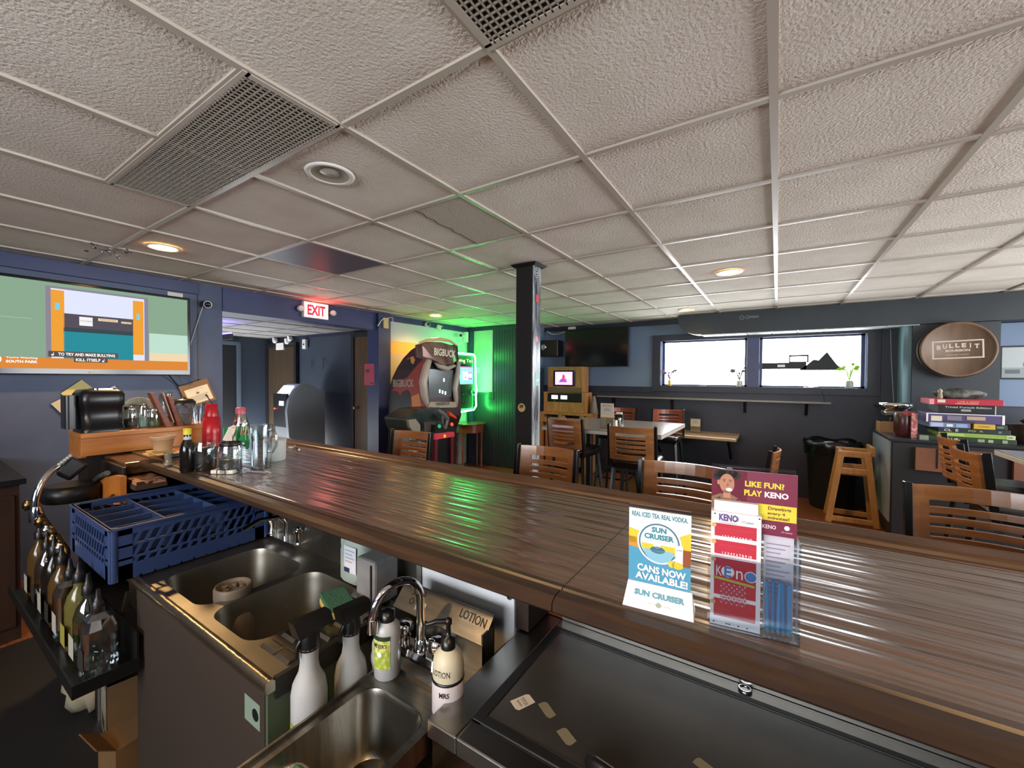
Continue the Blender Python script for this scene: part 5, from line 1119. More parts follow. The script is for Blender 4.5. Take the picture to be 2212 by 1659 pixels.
MB(m_chrome).lathe([(.10,.0),(.125,.02),(.135,.05),(.13,.075),(.05,.085)],(1.02,5.66,CT+.22),24).build('lid', t)
MB(m_steel).box(.92,1.12,5.56,5.76,CT+.155,CT+.22).build('body', t, bevel=.02); MB(m_black).tube([(.90,5.64,CT+.27),(.86,5.62,CT+.265)],.015,8).box(1.0,1.02,5.58,5.60,CT,CT+.16).build('handle', t)
MB(mat('tan_wood','8d6a48',.5)).box(.90,1.05,5.55,5.57,CT+.01,CT+.11).box(.90,1.10,5.55,5.75,CT,CT+.012).box(.885,.90,5.55,5.75,CT,CT+.10).build('wooden_tray', t)
t = thing('snack_jar','dark red plastic snack tub with a red lid and striped side','tub',(1.0,5.3,CT))
MB(mat('dark_red_tub','3d1c1f',.3)).lathe([(.055,0),(.065,.01),(.065,.20),(.055,.22)],(1.0,5.25,CT),20).build('tub_body', t)
MB(mat('red_handle','8a2c38',.4)).box(.99,1.075,5.19,5.2,CT+.20,CT+.24).build('handle', t)
mb = MB(mat('red_white_stripe','b3606a',.45,var='d0a8a0',vscale=40,contrast=(.48,.52))).box(1.045,1.085,5.17,5.22,CT,CT+.225); mb.build('side_band', t)
# ================================================================ window sill plants, decals
def plant(label, x, h, pot, potc, leafc, seed, n=7, tall=.12):
    y = 6.19; z = WZ0+.004; t = thing('window_plant',label,'plant',(x,y,z),0,'plants on the window sill'); random.seed(seed)
    MB(mat(potc[0],potc[1],.3)).lathe(pot,(x,y,z),14).build('pot', t); mb = MB(mat(leafc[0],leafc[1],.5)); top = V(x,y,z+pot[-1][1])
    for k in range(n):
        a = 2*PI*k/n+random.random(); q = top+V(math.cos(a)*.04,math.sin(a)*.008,tall*random.uniform(.6,1.1)); e = q+V(math.cos(a)*random.uniform(.06,.12),math.sin(a)*.02,random.uniform(-.04,.05))
        mb.tube([top,q],.004,4); d = (e-q); s = V(-d.z,0,d.x).normalized()*.02; mb.add([q,(q+e)/2+s,e,(q+e)/2-s],[(0,1,2,3)])
    mb.build('leaves', t); return t
plant('small plant in a yellow bud vase at the left end of the window sill',-1.30,.2,[(.02,0),(.03,.01),(.018,.04),(.026,.06),(.012,.09)],('yellow_vase','c9a32a'),('mauve_leaf','7d6a86'),2)
plant('pale leafed plant in a clear jar beside the window mullion',-.42,.2,[(.03,0),(.035,.01),(.035,.07),(.03,.085)],('pale_jar','a9b0a6'),('dark_leaf','4c5a48'),5,8,.16)
plant('bright lime plant in a jar at the right end of the window sill',.71,.2,[(.035,0),(.04,.01),(.04,.08),(.03,.095)],('jar_glass_grey','a3aa9c'),('lime_leaf','8fc41c'),9,7,.18)
t = thing('building_decal','black cut-out sign of a long building and gabled roof hanging in the right window','sign',(.45,6.21,1.6))
mb = MB(mat('black_cutout','16181a',.5)); f = F2((0,6.228,0),(1,0,0),(0,0,1),mb)
def ext(pts,m=None,dy=.006):
    mb.loft([[f.p(a,b,0) for a,b in pts],[f.p(a,b,-dy) for a,b in pts]])
ext([(-.17,1.585),(.30,1.585),(.30,1.665),(-.17,1.665)]); ext([(.22,1.57),(.68,1.57),(.60,1.63),(.50,1.79),(.42,1.69),(.37,1.70),(.30,1.63)])
mb.build('silhouette', t)
mb = MB(mat('black_cutout','16181a',.5)); f = F2((0,6.228,0),(1,0,0),(0,0,1),mb)
for r in ((.12,.32,1.74,1.76),(.12,.32,1.665,1.678),(.12,.134,1.665,1.76),(.306,.32,1.665,1.76)): ext([(r[0],r[2]),(r[1],r[2]),(r[1],r[3]),(r[0],r[3])])
mb.build('frame_silhouette', t); MB(m_gasket).tube([(.40,6.21,1.57),(.42,6.2,1.45),(.46,6.12,1.28),(.48,6.08,1.19)],.0025,5).build('cord', t)
MB(m_white).box(.0,.08,6.216,6.219,1.61,1.64).build('white_patch', t)
t = thing('wall_cable','thin pale cable hanging down the dark wall between window and column','cable',(1.07,6.12,1.0))
MB(mat('pale_cable','8f9694',.5)).tube([(1.05,6.12,2.02),(1.06,6.12,1.7),(1.08,6.12,1.35),(1.09,6.12,1.20),(1.06,6.12,1.0)],.005,6).build('cable', t)
# ================================================================ hunting arcade machine
AY = 3.68
t = thing('arcade_machine','hunting arcade cabinet with maroon side art, tusk framed screen and mounted gun','arcade machine',(-4.0,4.0,0))
out = [(-4.336,3.680,-0.276),(-4.338,3.680,1.126),(-4.311,3.680,1.299),(-4.248,3.680,1.452),(-4.160,3.680,1.579),(-4.048,3.680,1.698),(-3.904,3.680,1.800),(-3.741,3.680,1.870),(-3.662,3.680,1.878),(-3.637,3.680,1.598),(-3.613,3.680,1.256),(-3.596,3.680,0.943),(-3.682,3.680,0.736),(-3.679,3.680,-0.160)]
out = [V(p[0],0,max(p[2],0)) for p in out]
MB(mat('cabinet_maroon','3b1a1c',.35)).loft([[p+V(0,y,0) for p in out] for y in (AY,AY+.62)]).build('cabinet_body', t)
def pyp(l): return [V(p[0],p[1]-.0,p[2]) for p in l]
mb = MB(mat('art_red','93382f',.4)); L1 = [(-4.299,3.678,0.932),(-4.300,3.678,1.238),(-4.123,3.678,1.387),(-3.968,3.678,1.454),(-3.803,3.678,1.600),(-3.651,3.678,1.712),(-3.626,3.678,1.256),(-3.610,3.678,0.971)]
mb.add(pyp(L1),[tuple(range(len(L1)))])
mb.m(mat('art_orange','c8823e',.4)); L1 = [(-4.297,3.676,0.748),(-4.297,3.676,1.024),(-4.085,3.676,1.148),(-3.760,3.676,1.252),(-3.719,3.676,1.092),(-3.624,3.676,1.027),(-3.759,3.676,0.962),(-3.923,3.676,0.924)]; mb.add(pyp(L1),[tuple(range(len(L1)))])
mb.m(mat('art_gold','c98a48',.4)); L1 = [(-3.999,3.675,1.572),(-3.966,3.675,1.690),(-3.866,3.675,1.723),(-3.825,3.675,1.675),(-3.857,3.675,1.618),(-3.924,3.675,1.589)]; mb.add(pyp(L1),[tuple(range(len(L1)))])
mb.m(mat('art_dark','1d1618',.4)); 
for L1 in ([(-4.084,3.674,1.561),(-3.998,3.674,1.661),(-3.914,3.674,1.701),(-3.898,3.674,1.636),(-3.815,3.674,1.600),(-3.914,3.674,1.542),(-3.998,3.674,1.542)],
  [(-4.319,3.672,0.531),(-4.320,3.672,1.225),(-4.257,3.672,1.270),(-4.150,3.672,1.266),(-4.107,3.672,1.207),(-4.115,3.672,0.973),(-4.150,3.672,0.729),(-4.265,3.672,0.537)],
  [(-4.148,3.671,0.760),(-4.106,3.671,1.195),(-4.054,3.671,1.268),(-3.961,3.671,1.294),(-3.902,3.671,1.202),(-3.885,3.671,1.044),(-3.960,3.671,0.922),(-4.079,3.671,0.735)]): mb.add(pyp(L1),[tuple(range(len(L1)))])
mb.build('side_artwork', t)
mb = MB(); a = V(*(-4.222,3.673,1.374)); b = V(*(-3.855,3.673,1.396)); f = F2(a,(1,0,.02),(0,0,1),mb,0); f.text('BIGBUCK',(b-a).length/2,.0,(b-a).length*1.05,.10,mat('art_letter','a39a8c',.4),.03); mb.build('lettering', t)
XF = -3.62
m_tusk = mat('bone_plastic','a89c8c',.35); m_scr = mat('arcade_screen','3b4140',.2,emit='5a6260',es=.25)
mb = MB(m_gasket).hexa([(-3.660,3.678,1.855),(-3.660,4.290,1.898),(-3.660,4.294,0.983),(-3.660,3.697,0.966)],[(-3.630,3.648,1.852),(-3.630,4.254,1.894),(-3.630,4.259,0.987),(-3.630,3.667,0.970)]); mb.build('front_bezel', t)
q = [(-3.610,3.684,1.558),(-3.610,4.148,1.549),(-3.610,4.104,1.152),(-3.610,3.710,1.152)]
MB(m_scr).loft([[V(*p)-V(.02,0,0) for p in q],[V(*p) for p in q]]).build('screen', t)
for p in ((-3.606,3.887,1.279),(-3.606,3.939,1.266),(-3.606,3.992,1.253),(-3.606,3.965,1.421)): MB(glow('score_white','e8ecff',1.5)).box(p[0],p[0]+.002,p[1]-.012,p[1]+.012,p[2]-.022,p[2]+.022).build('score_digit', t)
def tusk(pts, r): MB(m_tusk).tube([V(*p) for p in pts], r, 10).build('tusk', t)
tusk([(-3.600,3.722,1.725),(-3.580,3.630,1.596),(-3.560,3.548,1.400),(-3.570,3.582,1.232),(-3.600,3.668,1.097)],[.03,.045,.05,.042,.02])
tusk([(-3.600,4.239,1.662),(-3.570,4.195,1.519),(-3.560,4.129,1.305),(-3.570,4.160,1.169),(-3.600,4.205,1.067)],[.03,.035,.035,.032,.015])
tusk([(-3.580,3.733,1.685),(-3.560,3.820,1.601),(-3.560,3.966,1.569),(-3.580,4.141,1.610)],[.02,.035,.035,.02])
m_mar = mat('marquee_bronze','7a5348',.18,metal=.6,var='a88c80',vscale=5)
top = [(-3.600,3.572,1.851),(-3.550,3.661,1.889),(-3.520,3.834,1.895),(-3.530,4.019,1.874),(-3.600,4.191,1.846)]; bot = [(-3.600,3.587,1.696),(-3.500,3.674,1.664),(-3.460,3.812,1.611),(-3.500,4.031,1.630),(-3.600,4.201,1.673)]
MB(m_mar).loft([[V(*a),V(*b),V(*b)-V(.12,0,0),V(*a)-V(.12,0,0)] for a,b in zip(top,bot)],smooth=False).build('marquee', t, bevel=.01)
mb = MB(); a = V(*(-3.450,3.621,1.766)); b = V(*(-3.450,4.008,1.758)); f = F2(a,(0,1,-.04),(0,0,1),mb,.0); f.text('BIGBUCK',(b-a).length/2,0,(b-a).length,.09,mat('bronze_letter','c9b9a0',.35),.03); mb.build('lettering', t)
MB(mat('gold_crest','c9a878',.3)).tube([(-3.620,3.538,1.866),(-3.600,3.673,1.915),(-3.600,3.878,1.943),(-3.600,4.071,1.935),(-3.620,4.224,1.886)],[.012,.018,.022,.018,.012],8).build('crest', t)
MB(m_chrome).lathe([(.045,0),(.05,.02),(.03,.035),(.012,.03)],(-3.620,3.630,1.811),16,(1,-.4,0)).build('side_lamp', t)
mb = MB(m_tusk).loft([[V(*p)-V(.05,0,0) for p in ((-3.560,3.674,1.155),(-3.560,4.148,1.133),(-3.500,4.088,1.066),(-3.500,3.574,1.085))],[V(*p) for p in ((-3.560,3.674,1.155),(-3.560,4.148,1.133),(-3.500,4.088,1.066),(-3.500,3.574,1.085))]]); mb.build('nameplate', t)
mb = MB(); a = V(*(-3.520,3.746,1.125)); b = V(*(-3.520,3.985,1.113)); f = F2(a,(0,1,0),(0,0,1),mb,0); f.text('BIGBUCK',(b-a).length/2,0,(b-a).length,.04,mat('art_letter_dark','4c4238',.4),.02); mb.build('lettering', t)
# control console with gun
m_cons = mat('dark_green_console','1f2b26',.3)
def slabx(pts, x0, x1, m, name, bev=0):
    P = [V(*p) for p in pts]; k = lambda x: [V(x, p.y*x/p.x, 1.46+(p.z-1.46)*x/p.x) for p in P]
    a = k(x1); b = [v+V(x0-x1,0,0) for v in a]
    return MB(m).loft([b,a]).build(name, t, bevel=bev)
slabx(((-3.400,3.099,1.002),(-3.400,3.325,1.094),(-3.400,3.666,1.095),(-3.400,3.765,0.976),(-3.400,3.667,0.900),(-3.400,3.398,0.898),(-3.400,3.221,0.786),(-3.400,3.139,0.898)),-3.7,-3.38,m_cons,'console',.015)
slabx(((-3.350,3.119,0.989),(-3.350,3.227,0.995),(-3.350,3.298,0.921),(-3.350,3.298,0.828),(-3.350,3.214,0.837),(-3.350,3.146,0.905)),-3.4,-3.34,mat('cream_speaker_cover','857c6c',.4),'speaker_pod',.01)
slabx(((-3.350,3.355,0.947),(-3.350,3.535,0.937),(-3.350,3.535,0.801),(-3.350,3.363,0.821)),-3.5,-3.33,mat('taupe_box','453e38',.4),'side_box',.006)
slabx(((-3.300,3.482,0.907),(-3.300,3.804,0.900),(-3.300,3.839,0.806),(-3.300,3.467,0.802)),-3.6,-3.27,m_black,'button_deck',.008)
for k,(p,col) in enumerate((((-3.260,3.501,0.892),'2f9a6a'),((-3.260,3.602,0.877),'d08a6a'),((-3.260,3.716,0.894),'d0502f'))): MB(mat('button_'+col,col,.3,emit=col,es=.5)).lathe([(.022,0),(.024,.01),(.018,.018),(.003,.02)],p,14,(1,0,.3)).build('button', t)
slabx(((-3.280,3.454,0.811),(-3.280,3.790,0.795),(-3.280,3.799,0.738),(-3.280,3.469,0.740)),-3.5,-3.26,mat('red_header','a8303a',.35,emit='a8303a',es=.3),'pedestal_header')
MB(mat('yellow_badge','d9a33a',.4,emit='d9a33a',es=.4)).lathe([(.02,0),(.02,.008)],(-3.250,3.584,0.771),16,(1,0,0)).build('badge', t)
slabx(((-3.320,3.511,0.731),(-3.320,3.845,0.729),(-3.320,3.839,0.148),(-3.320,3.498,0.222)),-3.6,-3.31,mat('pedestal_black','101114',.4),'pedestal')
for a in (((-3.290,3.472,0.739),(-3.290,3.518,0.733),(-3.290,3.505,0.224),(-3.290,3.459,0.234)),((-3.290,3.743,0.738),(-3.290,3.793,0.738),(-3.290,3.796,0.162),(-3.290,3.746,0.173))): slabx(a,-3.32,-3.28,mat('maroon_frame','5d2230',.4),'pedestal_frame')
slabx(((-3.350,3.385,0.813),(-3.350,3.527,0.781),(-3.350,3.530,0.210),(-3.350,3.343,0.251)),-3.6,-3.34,mat('zebra_print','15130f',.4,var='b5aa98',vscale=9,vstretch=(1,1,5),contrast=(.54,.58)),'striped_side')
gm = mat('gun_grey','4b5150',.35); mb = MB(gm); mb.tube([(-3.200,3.406,1.088),(-3.200,3.489,1.046),(-3.200,3.575,0.975)],[.028,.034,.03],8).tube([(-3.200,3.575,0.975),(-3.200,3.544,0.871)],[.028,.02],8).tube([(-3.200,3.489,1.046),(-3.200,3.497,0.929)],[.022,.014],8); mb.build('gun', t)
MB(mat('orange_gun_tip','c9502f',.35)).tube([(-3.250,3.647,1.032),(-3.250,3.788,0.966)],[.03,.012],8).build('gun_tip', t)
# ================================================================ jukebox
t = thing('jukebox','wall jukebox with a bright touch screen outlined in green neon','jukebox',(-4.25,5.0,.9))
JX = -4.15
def jp(a,b,x=JX): return V(x,a,b)
JY0,JY1,JZ0,JZ1 = 4.66,5.33,.93,1.83
MB(m_black).box(JX-.14,JX-.02,JY0,JY1-.02,JZ0,JZ1).box(XL,JX-.14,4.85,5.1,1.2,1.6).build('cabinet', t, bevel=.03)
mb = MB(glow('screen_cyan','5fc4ea',2.2)).box(JX-.02,JX-.012,JY0+.03,JY1-.06,1.36,1.60); mb.build('screen', t)
mb = MB(); f = F2((JX-.0115,JY0,0),(0,1,0),(0,0,1),mb,.0008)
f.rect(.03,.61,1.60,1.625,glow('screen_magenta','c56ad6',1.6)); f.rect(.35,.48,1.415,1.545,glow('screen_white','ffffff',2.4)); f.rect(.49,.58,1.42,1.54,glow('screen_violet','8a5ab8',1.6)); f.layer(); f.disc(.535,1.485,.035,.04,glow('screen_white','ffffff',2.4)); f.poly([(.39,1.47),(.44,1.47),(.415,1.44)],m_print_k)
f.text('Bringing You',.34,1.715,.52,.075,glow('header_green','b8f0a0',1.6),.01); f.rect(.03,.61,1.345,1.36,glow('screen_grey','9aa0a8',1)); mb.build('screen_picture', t)
MB(mat('header_panel_green','123018',.4,emit='1d5a2a',es=.6)).box(JX-.02,JX-.013,JY0+.03,JY1-.06,1.66,1.79).build('header_panel', t)
mb = MB(m_chrome); f = F2((JX-.0195,JY0,0),(0,1,0),(0,0,1),mb,.001)
for a,b in ((.37,1.19),(.45,1.20),(.37,1.07),(.45,1.08)): f.rect(a-.03,a+.03,b-.015,b+.015)
mb.build('control_plate', t); MB(m_chrome).tube([V(JX-.01,5.28+.05*math.cos(a),1.22+.05*math.sin(a)) for a in [2*PI*i/16 for i in range(16)]],.005,6,True).build('speaker_ring', t)
nm = glow('neon_green','3dff6a',55); pts = [jp(JY0,JZ1),jp(JY1-.07,JZ1),jp(JY1-.02,JZ1-.05),jp(JY1,1.35),jp(JY1+.02,1.25),jp(JY1,1.15),jp(JY1+.01,JZ0+.06),jp(JY1-.05,JZ0),jp(4.80,JZ0-.02),jp(4.70,JZ0+.03)]
MB(nm).tube(pts,.013,8).build('neon_tube', t)
# half-moon table
t = thing('side_table','small round wooden side table with turned legs under the jukebox','table',(-4.14,5.20,0))
mrw = mat('cherry_wood','7a3c28',.25,coat=.4)
MB(mat('cherry_top','5f3a2c',.2,coat=.4)).lathe([(.25,.70),(.265,.705),(.265,.72),(.255,.725)],(-4.18,5.20,0),28).build('tabletop', t)
MB(mrw).lathe([(.235,.58),(.235,.70)],(-4.18,5.20,0),28).build('apron', t)
for a in (.3,1.6,3.4,4.9): MB(mrw).lathe([(.012,0),(.018,.03),(.013,.06),(.02,.30),(.014,.34),(.022,.50),(.02,.6)],(-4.18+.21*math.cos(a),5.2+.21*math.sin(a),0),12).build('leg', t)
# ================================================================ ATM in the hall
t = thing('cash_machine','grey cash machine with a lit screen standing against the hallway wall','cash machine',(-6.25,3.6,0))
prof = [(3.30,0),(3.30,.55),(3.27,.95),(3.30,1.12),(3.38,1.26),(3.46,1.34),(3.56,1.345),(3.84,1.22),(3.84,0)]
MB(mat('atm_grey','858b91',.45)).loft([[(x,y,z) for y,z in prof] for x in (-6.42,-6.0)]).build('cabinet', t)
mb = MB(mat('atm_silver','8d959c',.35)); fr = prof[1:7]
for i in range(len(fr)-1):
    (y0,z0),(y1,z1) = fr[i],fr[i+1]; mb.hexa([(-6.055,y0-.03,z0),(-5.995,y0-.03,z0),(-5.995,y0+.02,z0),(-6.055,y0+.02,z0)],[(-6.055,y1-.03,z1),(-5.995,y1-.03,z1),(-5.995,y1+.02,z1),(-6.055,y1+.02,z1)])
mb.build('side_trim', t)
MB(m_black).hexa([(-6.42,3.29,.7),(-6.06,3.29,.7),(-6.06,3.27,.7),(-6.42,3.27,.7)],[(-6.42,3.30,1.2),(-6.06,3.30,1.2),(-6.06,3.26,1.2),(-6.42,3.26,1.2)]).build('front_panel', t)
mb = MB(glow('atm_screen','dfe6ff',6)); mb.add([(-6.38,3.30,1.20),(-6.10,3.30,1.20),(-6.10,3.40,1.315),(-6.38,3.40,1.315)],[(0,1,2,3)]); mb.build('screen', t)
MB(glow('atm_keypad','cfd6ea',1.5)).add([(-6.25,3.255,1.02),(-6.12,3.255,1.02),(-6.12,3.258,1.09),(-6.25,3.258,1.09)],[(0,1,2,3)]).build('card_slot_light', t)
MB(glow('atm_red','ff3a2a',4)).sphere((-6.36,3.25,.97),.012,8,6).build('indicator', t)
l = bpy.data.lights.new('screen_glow','AREA'); l.energy = .9; l.size = .3; l.color = (.55,.55,1); o = bpy.data.objects.new('screen_glow', l); COL.objects.link(o); o.parent = t; o.location = (-6.25+6.25,3.2-3.6,1.3); o.rotation_euler = (2.6,0,0)
# purple ceiling glow in the hallway comes from a small ultraviolet lamp
t = thing('ultraviolet_lamp','small violet lamp fitting on the hallway ceiling near the opening','lamp',(-6.2,2.4,2.05))
MB(m_black).box(-6.5,-5.9,2.46,2.50,1.93,2.0).box(-6.21,-6.19,2.47,2.49,2.0,2.16).build('housing', t); MB(glow('violet_tube','6a5cff',5)).cyl((-6.48,2.48,2.01),(-5.92,2.48,2.01),.012).build('tube', t)
l = bpy.data.lights.new('violet_glow','AREA'); l.energy = 3.2; l.shape='RECTANGLE'; l.size = .6; l.size_y = .1; l.color = (.30,.28,1); o = bpy.data.objects.new('violet_glow', l); COL.objects.link(o); o.parent = t; o.location = (0,.08,-.04); o.rotation_euler = (PI,0,0)
# emergency light
t = thing('emergency_light','white emergency light with two lamp heads high on the hallway wall','emergency light',(-7.0,3.98,2.0))
for k,p in enumerate(((-7.674,3.900,2.108),(-7.270,3.900,2.073),(-7.180,3.900,2.118))): MB(m_white).lathe([(.05,0),(.055,.03),(.03,.07)],p,14,(.2,1,.1)).build('lamp_head', t)
p = (-7.518,3.950,2.013); MB(m_white).box(p[0]-.12,p[0]+.13,3.93,3.985,p[2]-.08,p[2]+.04).build('housing', t)
p = (-6.766,3.950,2.016); t = thing('door_chime','small white box mounted on the hallway wall above the letters','box',(p[0],3.96,p[2])); MB(m_white).box(p[0]-.05,p[0]+.05,3.94,3.985,p[2]-.09,p[2]+.07).build('cover', t, bevel=.006); MB(m_gasket).box(p[0]-.02,p[0]+.02,3.938,3.94,p[2]-.03,p[2]+.0).build('slot', t)
p0 = V(*(-4.687,3.575,1.631)); p1 = V(*(-4.487,3.575,1.347)); t = thing('pink_poster','pink-red flyer taped to the inner side of the navy post by the hallway opening','poster',(p0.x,3.575,p1.z))
MB(mat('pink_paper','a83a50',.6)).box(p0.x,p1.x,3.577,3.579,p1.z,p0.z).build('sheet', t)
mb = MB(); f = F2((p0.x,3.5765,p1.z),(1,0,0),(0,0,1),mb); pw = p1.x-p0.x; f.rect(pw*.15,pw*.55,.185,.205,m_print_k); f.rect(pw*.15,pw*.5,.165,.175,m_print_k); f.rect(pw*.6,pw*.9,.02,.035,m_print_k); mb.build('print', t)
# ================================================================ exit sign
t = thing('exit_sign','lit red EXIT sign with two round lamp heads above the hallway opening','exit sign',(-4.44,2.72,2.12))
MB(m_white).box(XL+.012,-4.41,2.57,2.87,2.115,2.295).build('housing', t, bevel=.004)
MB(mat('exit_face','e8dcd8',.4,emit='ffd8d0',es=.7)).box(-4.411,-4.408,2.58,2.86,2.125,2.287).build('face', t)
mb = MB(); f = F2((-4.4078,2.72,2.206),(0,1,0),(0,0,1),mb); f.text('EXIT',0,0,.215,.115,glow('exit_red','ff1420',3.2),.035); mb.build('lettering', t)
for y in (2.535,2.925): MB(m_white).lathe([(.015,-.03),(.03,0),(.034,.03),(.03,.045),(.002,.048)],(-4.43,y,2.205),16,(1,0,0)).build('lamp_head', t)
l = bpy.data.lights.new('exit_glow','AREA'); l.energy = 1.6; l.shape='RECTANGLE'; l.size = .04; l.size_y = .24; l.color = (1,.06,.05); o = bpy.data.objects.new('exit_glow', l); COL.objects.link(o); o.parent = t; o.location = (-4.375+4.44,0,2.20-2.12); o.rotation_euler = (PI-.5,0,PI/2); o.rotation_euler = Vector((.35,0,1)).to_track_quat('-Z','Y').to_euler()
# ================================================================ big television on the left wall
t = thing('bar_television','large black television showing a cartoon hallway with captions, on the left wall','television',(-4.32,.87,1.46))
TX = -4.32; TY0,TY1,TZ0,TZ1 = .26,1.495,1.462,2.135
MB(mat('tv_bezel','0d0d0f',.15)).box(TX-.05,TX,TY0,TY1,TZ0,TZ1).build('housing', t, bevel=.006)
MB(m_blackm).box(XL,TX-.05,.6,1.1,1.6,1.95).build('wall_bracket', t)
SY0_,SZ0_,SW,SH = TY0+.022,TZ0+.042,1.19,.61
MB(glow('tv_green','8fae94',.58)).box(TX-.002,TX+.001,SY0_,SY0_+SW,SZ0_,SZ0_+SH).build('screen', t)
mb = MB(); f = F2((TX+.001,SY0_,SZ0_),(0,1,0),(0,0,1),mb,.0006)
def g_(n,c,s=1.0): return glow(n,c,s*.62)
f.rect(0,SW,0,.075,g_('tv_orange_floor','e08a3c')); f.rect(.93,SW,.075,.14,g_('tv_cream','f0d9b0')); f.rect(.93,SW,.14,.30,g_('tv_mint','bfe0cf')); f.rect(.0,.30,.34,.345,g_('tv_green2','a3bfa6'))
f.layer(); f.rect(.365,.925,.075,.585,g_('tv_grey','8d8796')); f.layer(); f.rect(.39,.90,.075,.57,g_('tv_lilac','d5d9f2',1.15)); f.layer()
f.rect(.45,.83,.30,.40,g_('tv_dark_grey','57525c')); f.rect(.45,.83,.075,.27,g_('tv_teal','2f8f9c')); f.rect(.45,.83,.27,.30,g_('tv_slate','3c4c52')); f.rect(.39,.455,.12,.56,g_('tv_door','f0a23c')); f.rect(.83,.895,.12,.55,g_('tv_door','f0a23c')); f.layer()
f.rect(.410,.432,.42,.47,g_('tv_window_blue','7fd0ea')); f.rect(.852,.872,.40,.45,g_('tv_window_blue','7fd0ea')); f.rect(.63,.74,.365,.385,g_('tv_cream','f0d9b0')); f.rect(.53,.60,.32,.385,g_('tv_sign_white','f4f4f4')); f.rect(.76,.82,.36,.375,g_('tv_cream','f0d9b0')); f.layer()
f.text('TECH ZONE',.685,.375,.09,.010,m_print_k); f.text('ACTING',.79,.3675,.05,.008,m_print_k); f.text('TOP 10 CHANGE',.565,.355,.06,.01,m_print_k)
f.rect(.375,.74,.085,.125,m_print_k); f.rect(.50,.68,.05,.085,m_print_k); f.layer()
wl = g_('caption_white','ffffff',1.1); f.text('TO TRY AND MAKE BULLYING',.572,.105,.30,.022,wl,.03); f.disc(.395,.098,.006,m=wl); f.rect(.3995,.4015,.098,.118,wl); f.text('KILL ITSELF',.575,.067,.13,.021,wl,.03); f.disc(.655,.060,.006,m=wl); f.rect(.6595,.6615,.06,.08,wl)
f.text("You're Watching",.255,.070,.14,.016,wl,.02); f.text('SOUTH PARK',.255,.045,.14,.018,wl,.04); f.ringd(.135,.058,.028,.008,wl); f.text('C',.135,.058,.02,.026,wl,.04); mb.build('screen_picture', t)
mb = MB(mat('bezel_silver','9a9aa0',.4)); f = F2((TX+.0006,.875,TZ0+.019),(0,1,0),(0,0,1),mb); f.text('SAMSUNG',0,0,.075,.011,None,.02); mb.build('lettering', t)
MB(m_gasket).tube([(TX-.05,1.35,1.47),(-4.44,1.42,1.40),(-4.45,1.5,1.30)],.005,6).build('cable', t)
# ================================================================ cameras and little wall things
def seccam(label, p, d):
    t = thing('security_camera',label,'camera',p,0,'security cameras'); p = V(*p); d = V(*d).normalized()
    MB(m_white).lathe([(.028,-.045),(.034,-.03),(.034,.03),(.031,.036)],p,16,tuple(d)).build('body', t); MB(m_black).lathe([(.028,.030),(.026,.038),(.002,.038)],p,16,tuple(d)).build('lens', t)
    return t
t = seccam('small white camera on the blue wall right of the big television',(-4.41,1.66,2.115),(.9,-.35,-.15)); MB(m_white).tube([(-4.43,1.63,2.10),(-4.45,1.58,1.9),(-4.45,1.5,1.6)],.003,5).bar((-4.41,1.66,2.115),(-4.47,1.66,2.12),.02,.02).build('cable', t)
t = seccam('white camera in the corner above the jukebox, lit green',(-4.32,5.15,2.14),(.6,-.8,-.2)); MB(m_white).box(-4.46,-4.40,5.38,5.44,2.05,2.22).build('junction_box', t); MB(m_white).bar((-4.33,5.17,2.14),(-4.45,5.36,2.15),.02,.02).build('arm', t)
t = seccam('white round floodlight on the pale wall above the arcade machine',(-4.40,4.47,2.245),(1,-.3,0))
t = seccam('tan bullet camera beside the floodlight above the arcade machine',(-4.36,4.70,2.22),(.85,.3,-.3))
t = thing('yellowed_switch_box','yellowed electrical box with cable near the top of the navy post','switch box',(-4.38,3.68,2.1))
MB(mat('yellowed_plastic','b8a878',.5)).box(-4.40,-4.37,3.64,3.72,2.10,2.24).build('cover', t, bevel=.004); MB(m_white).tube([(-4.38,3.66,2.24),(-4.37,3.60,2.2),(-4.37,3.54,2.12)],.006,6).tube([(-4.38,3.70,2.24),(-4.36,3.78,2.26),(-4.38,3.80,2.18)],.004,6).build('cable', t)
struct(MB(mat('orange_band','cf9a4c',.5)).box(XL,XL+.004,3.80,4.62,1.79,1.955).m(mat('tan_band','a89c80',.5)).box(XL,XL+.003,3.80,4.62,.9,1.79).build('trim_14'))
t = thing('wall_socket','green-lit wall socket plate on the pale panel','socket',(-3.97,5.47,1.5)); MB(m_white).box(-4.27,-4.19,5.47,5.48,1.53,1.62).build('plate', t)
t = thing('light_plate','white switch plate above the big television corner','switch',(-4.46,1.4,2.15)); MB(m_label).box(XL,XL+.006,1.38,1.49,2.14,2.19).build('plate', t)
t = thing('thermostat_plate','grey blank cover plate low on the left wall','cover plate',(-4.46,.2,1.2)); MB(m_wall).box(XL,XL+.01,.05,.42,1.18,1.24).build('plate', t)
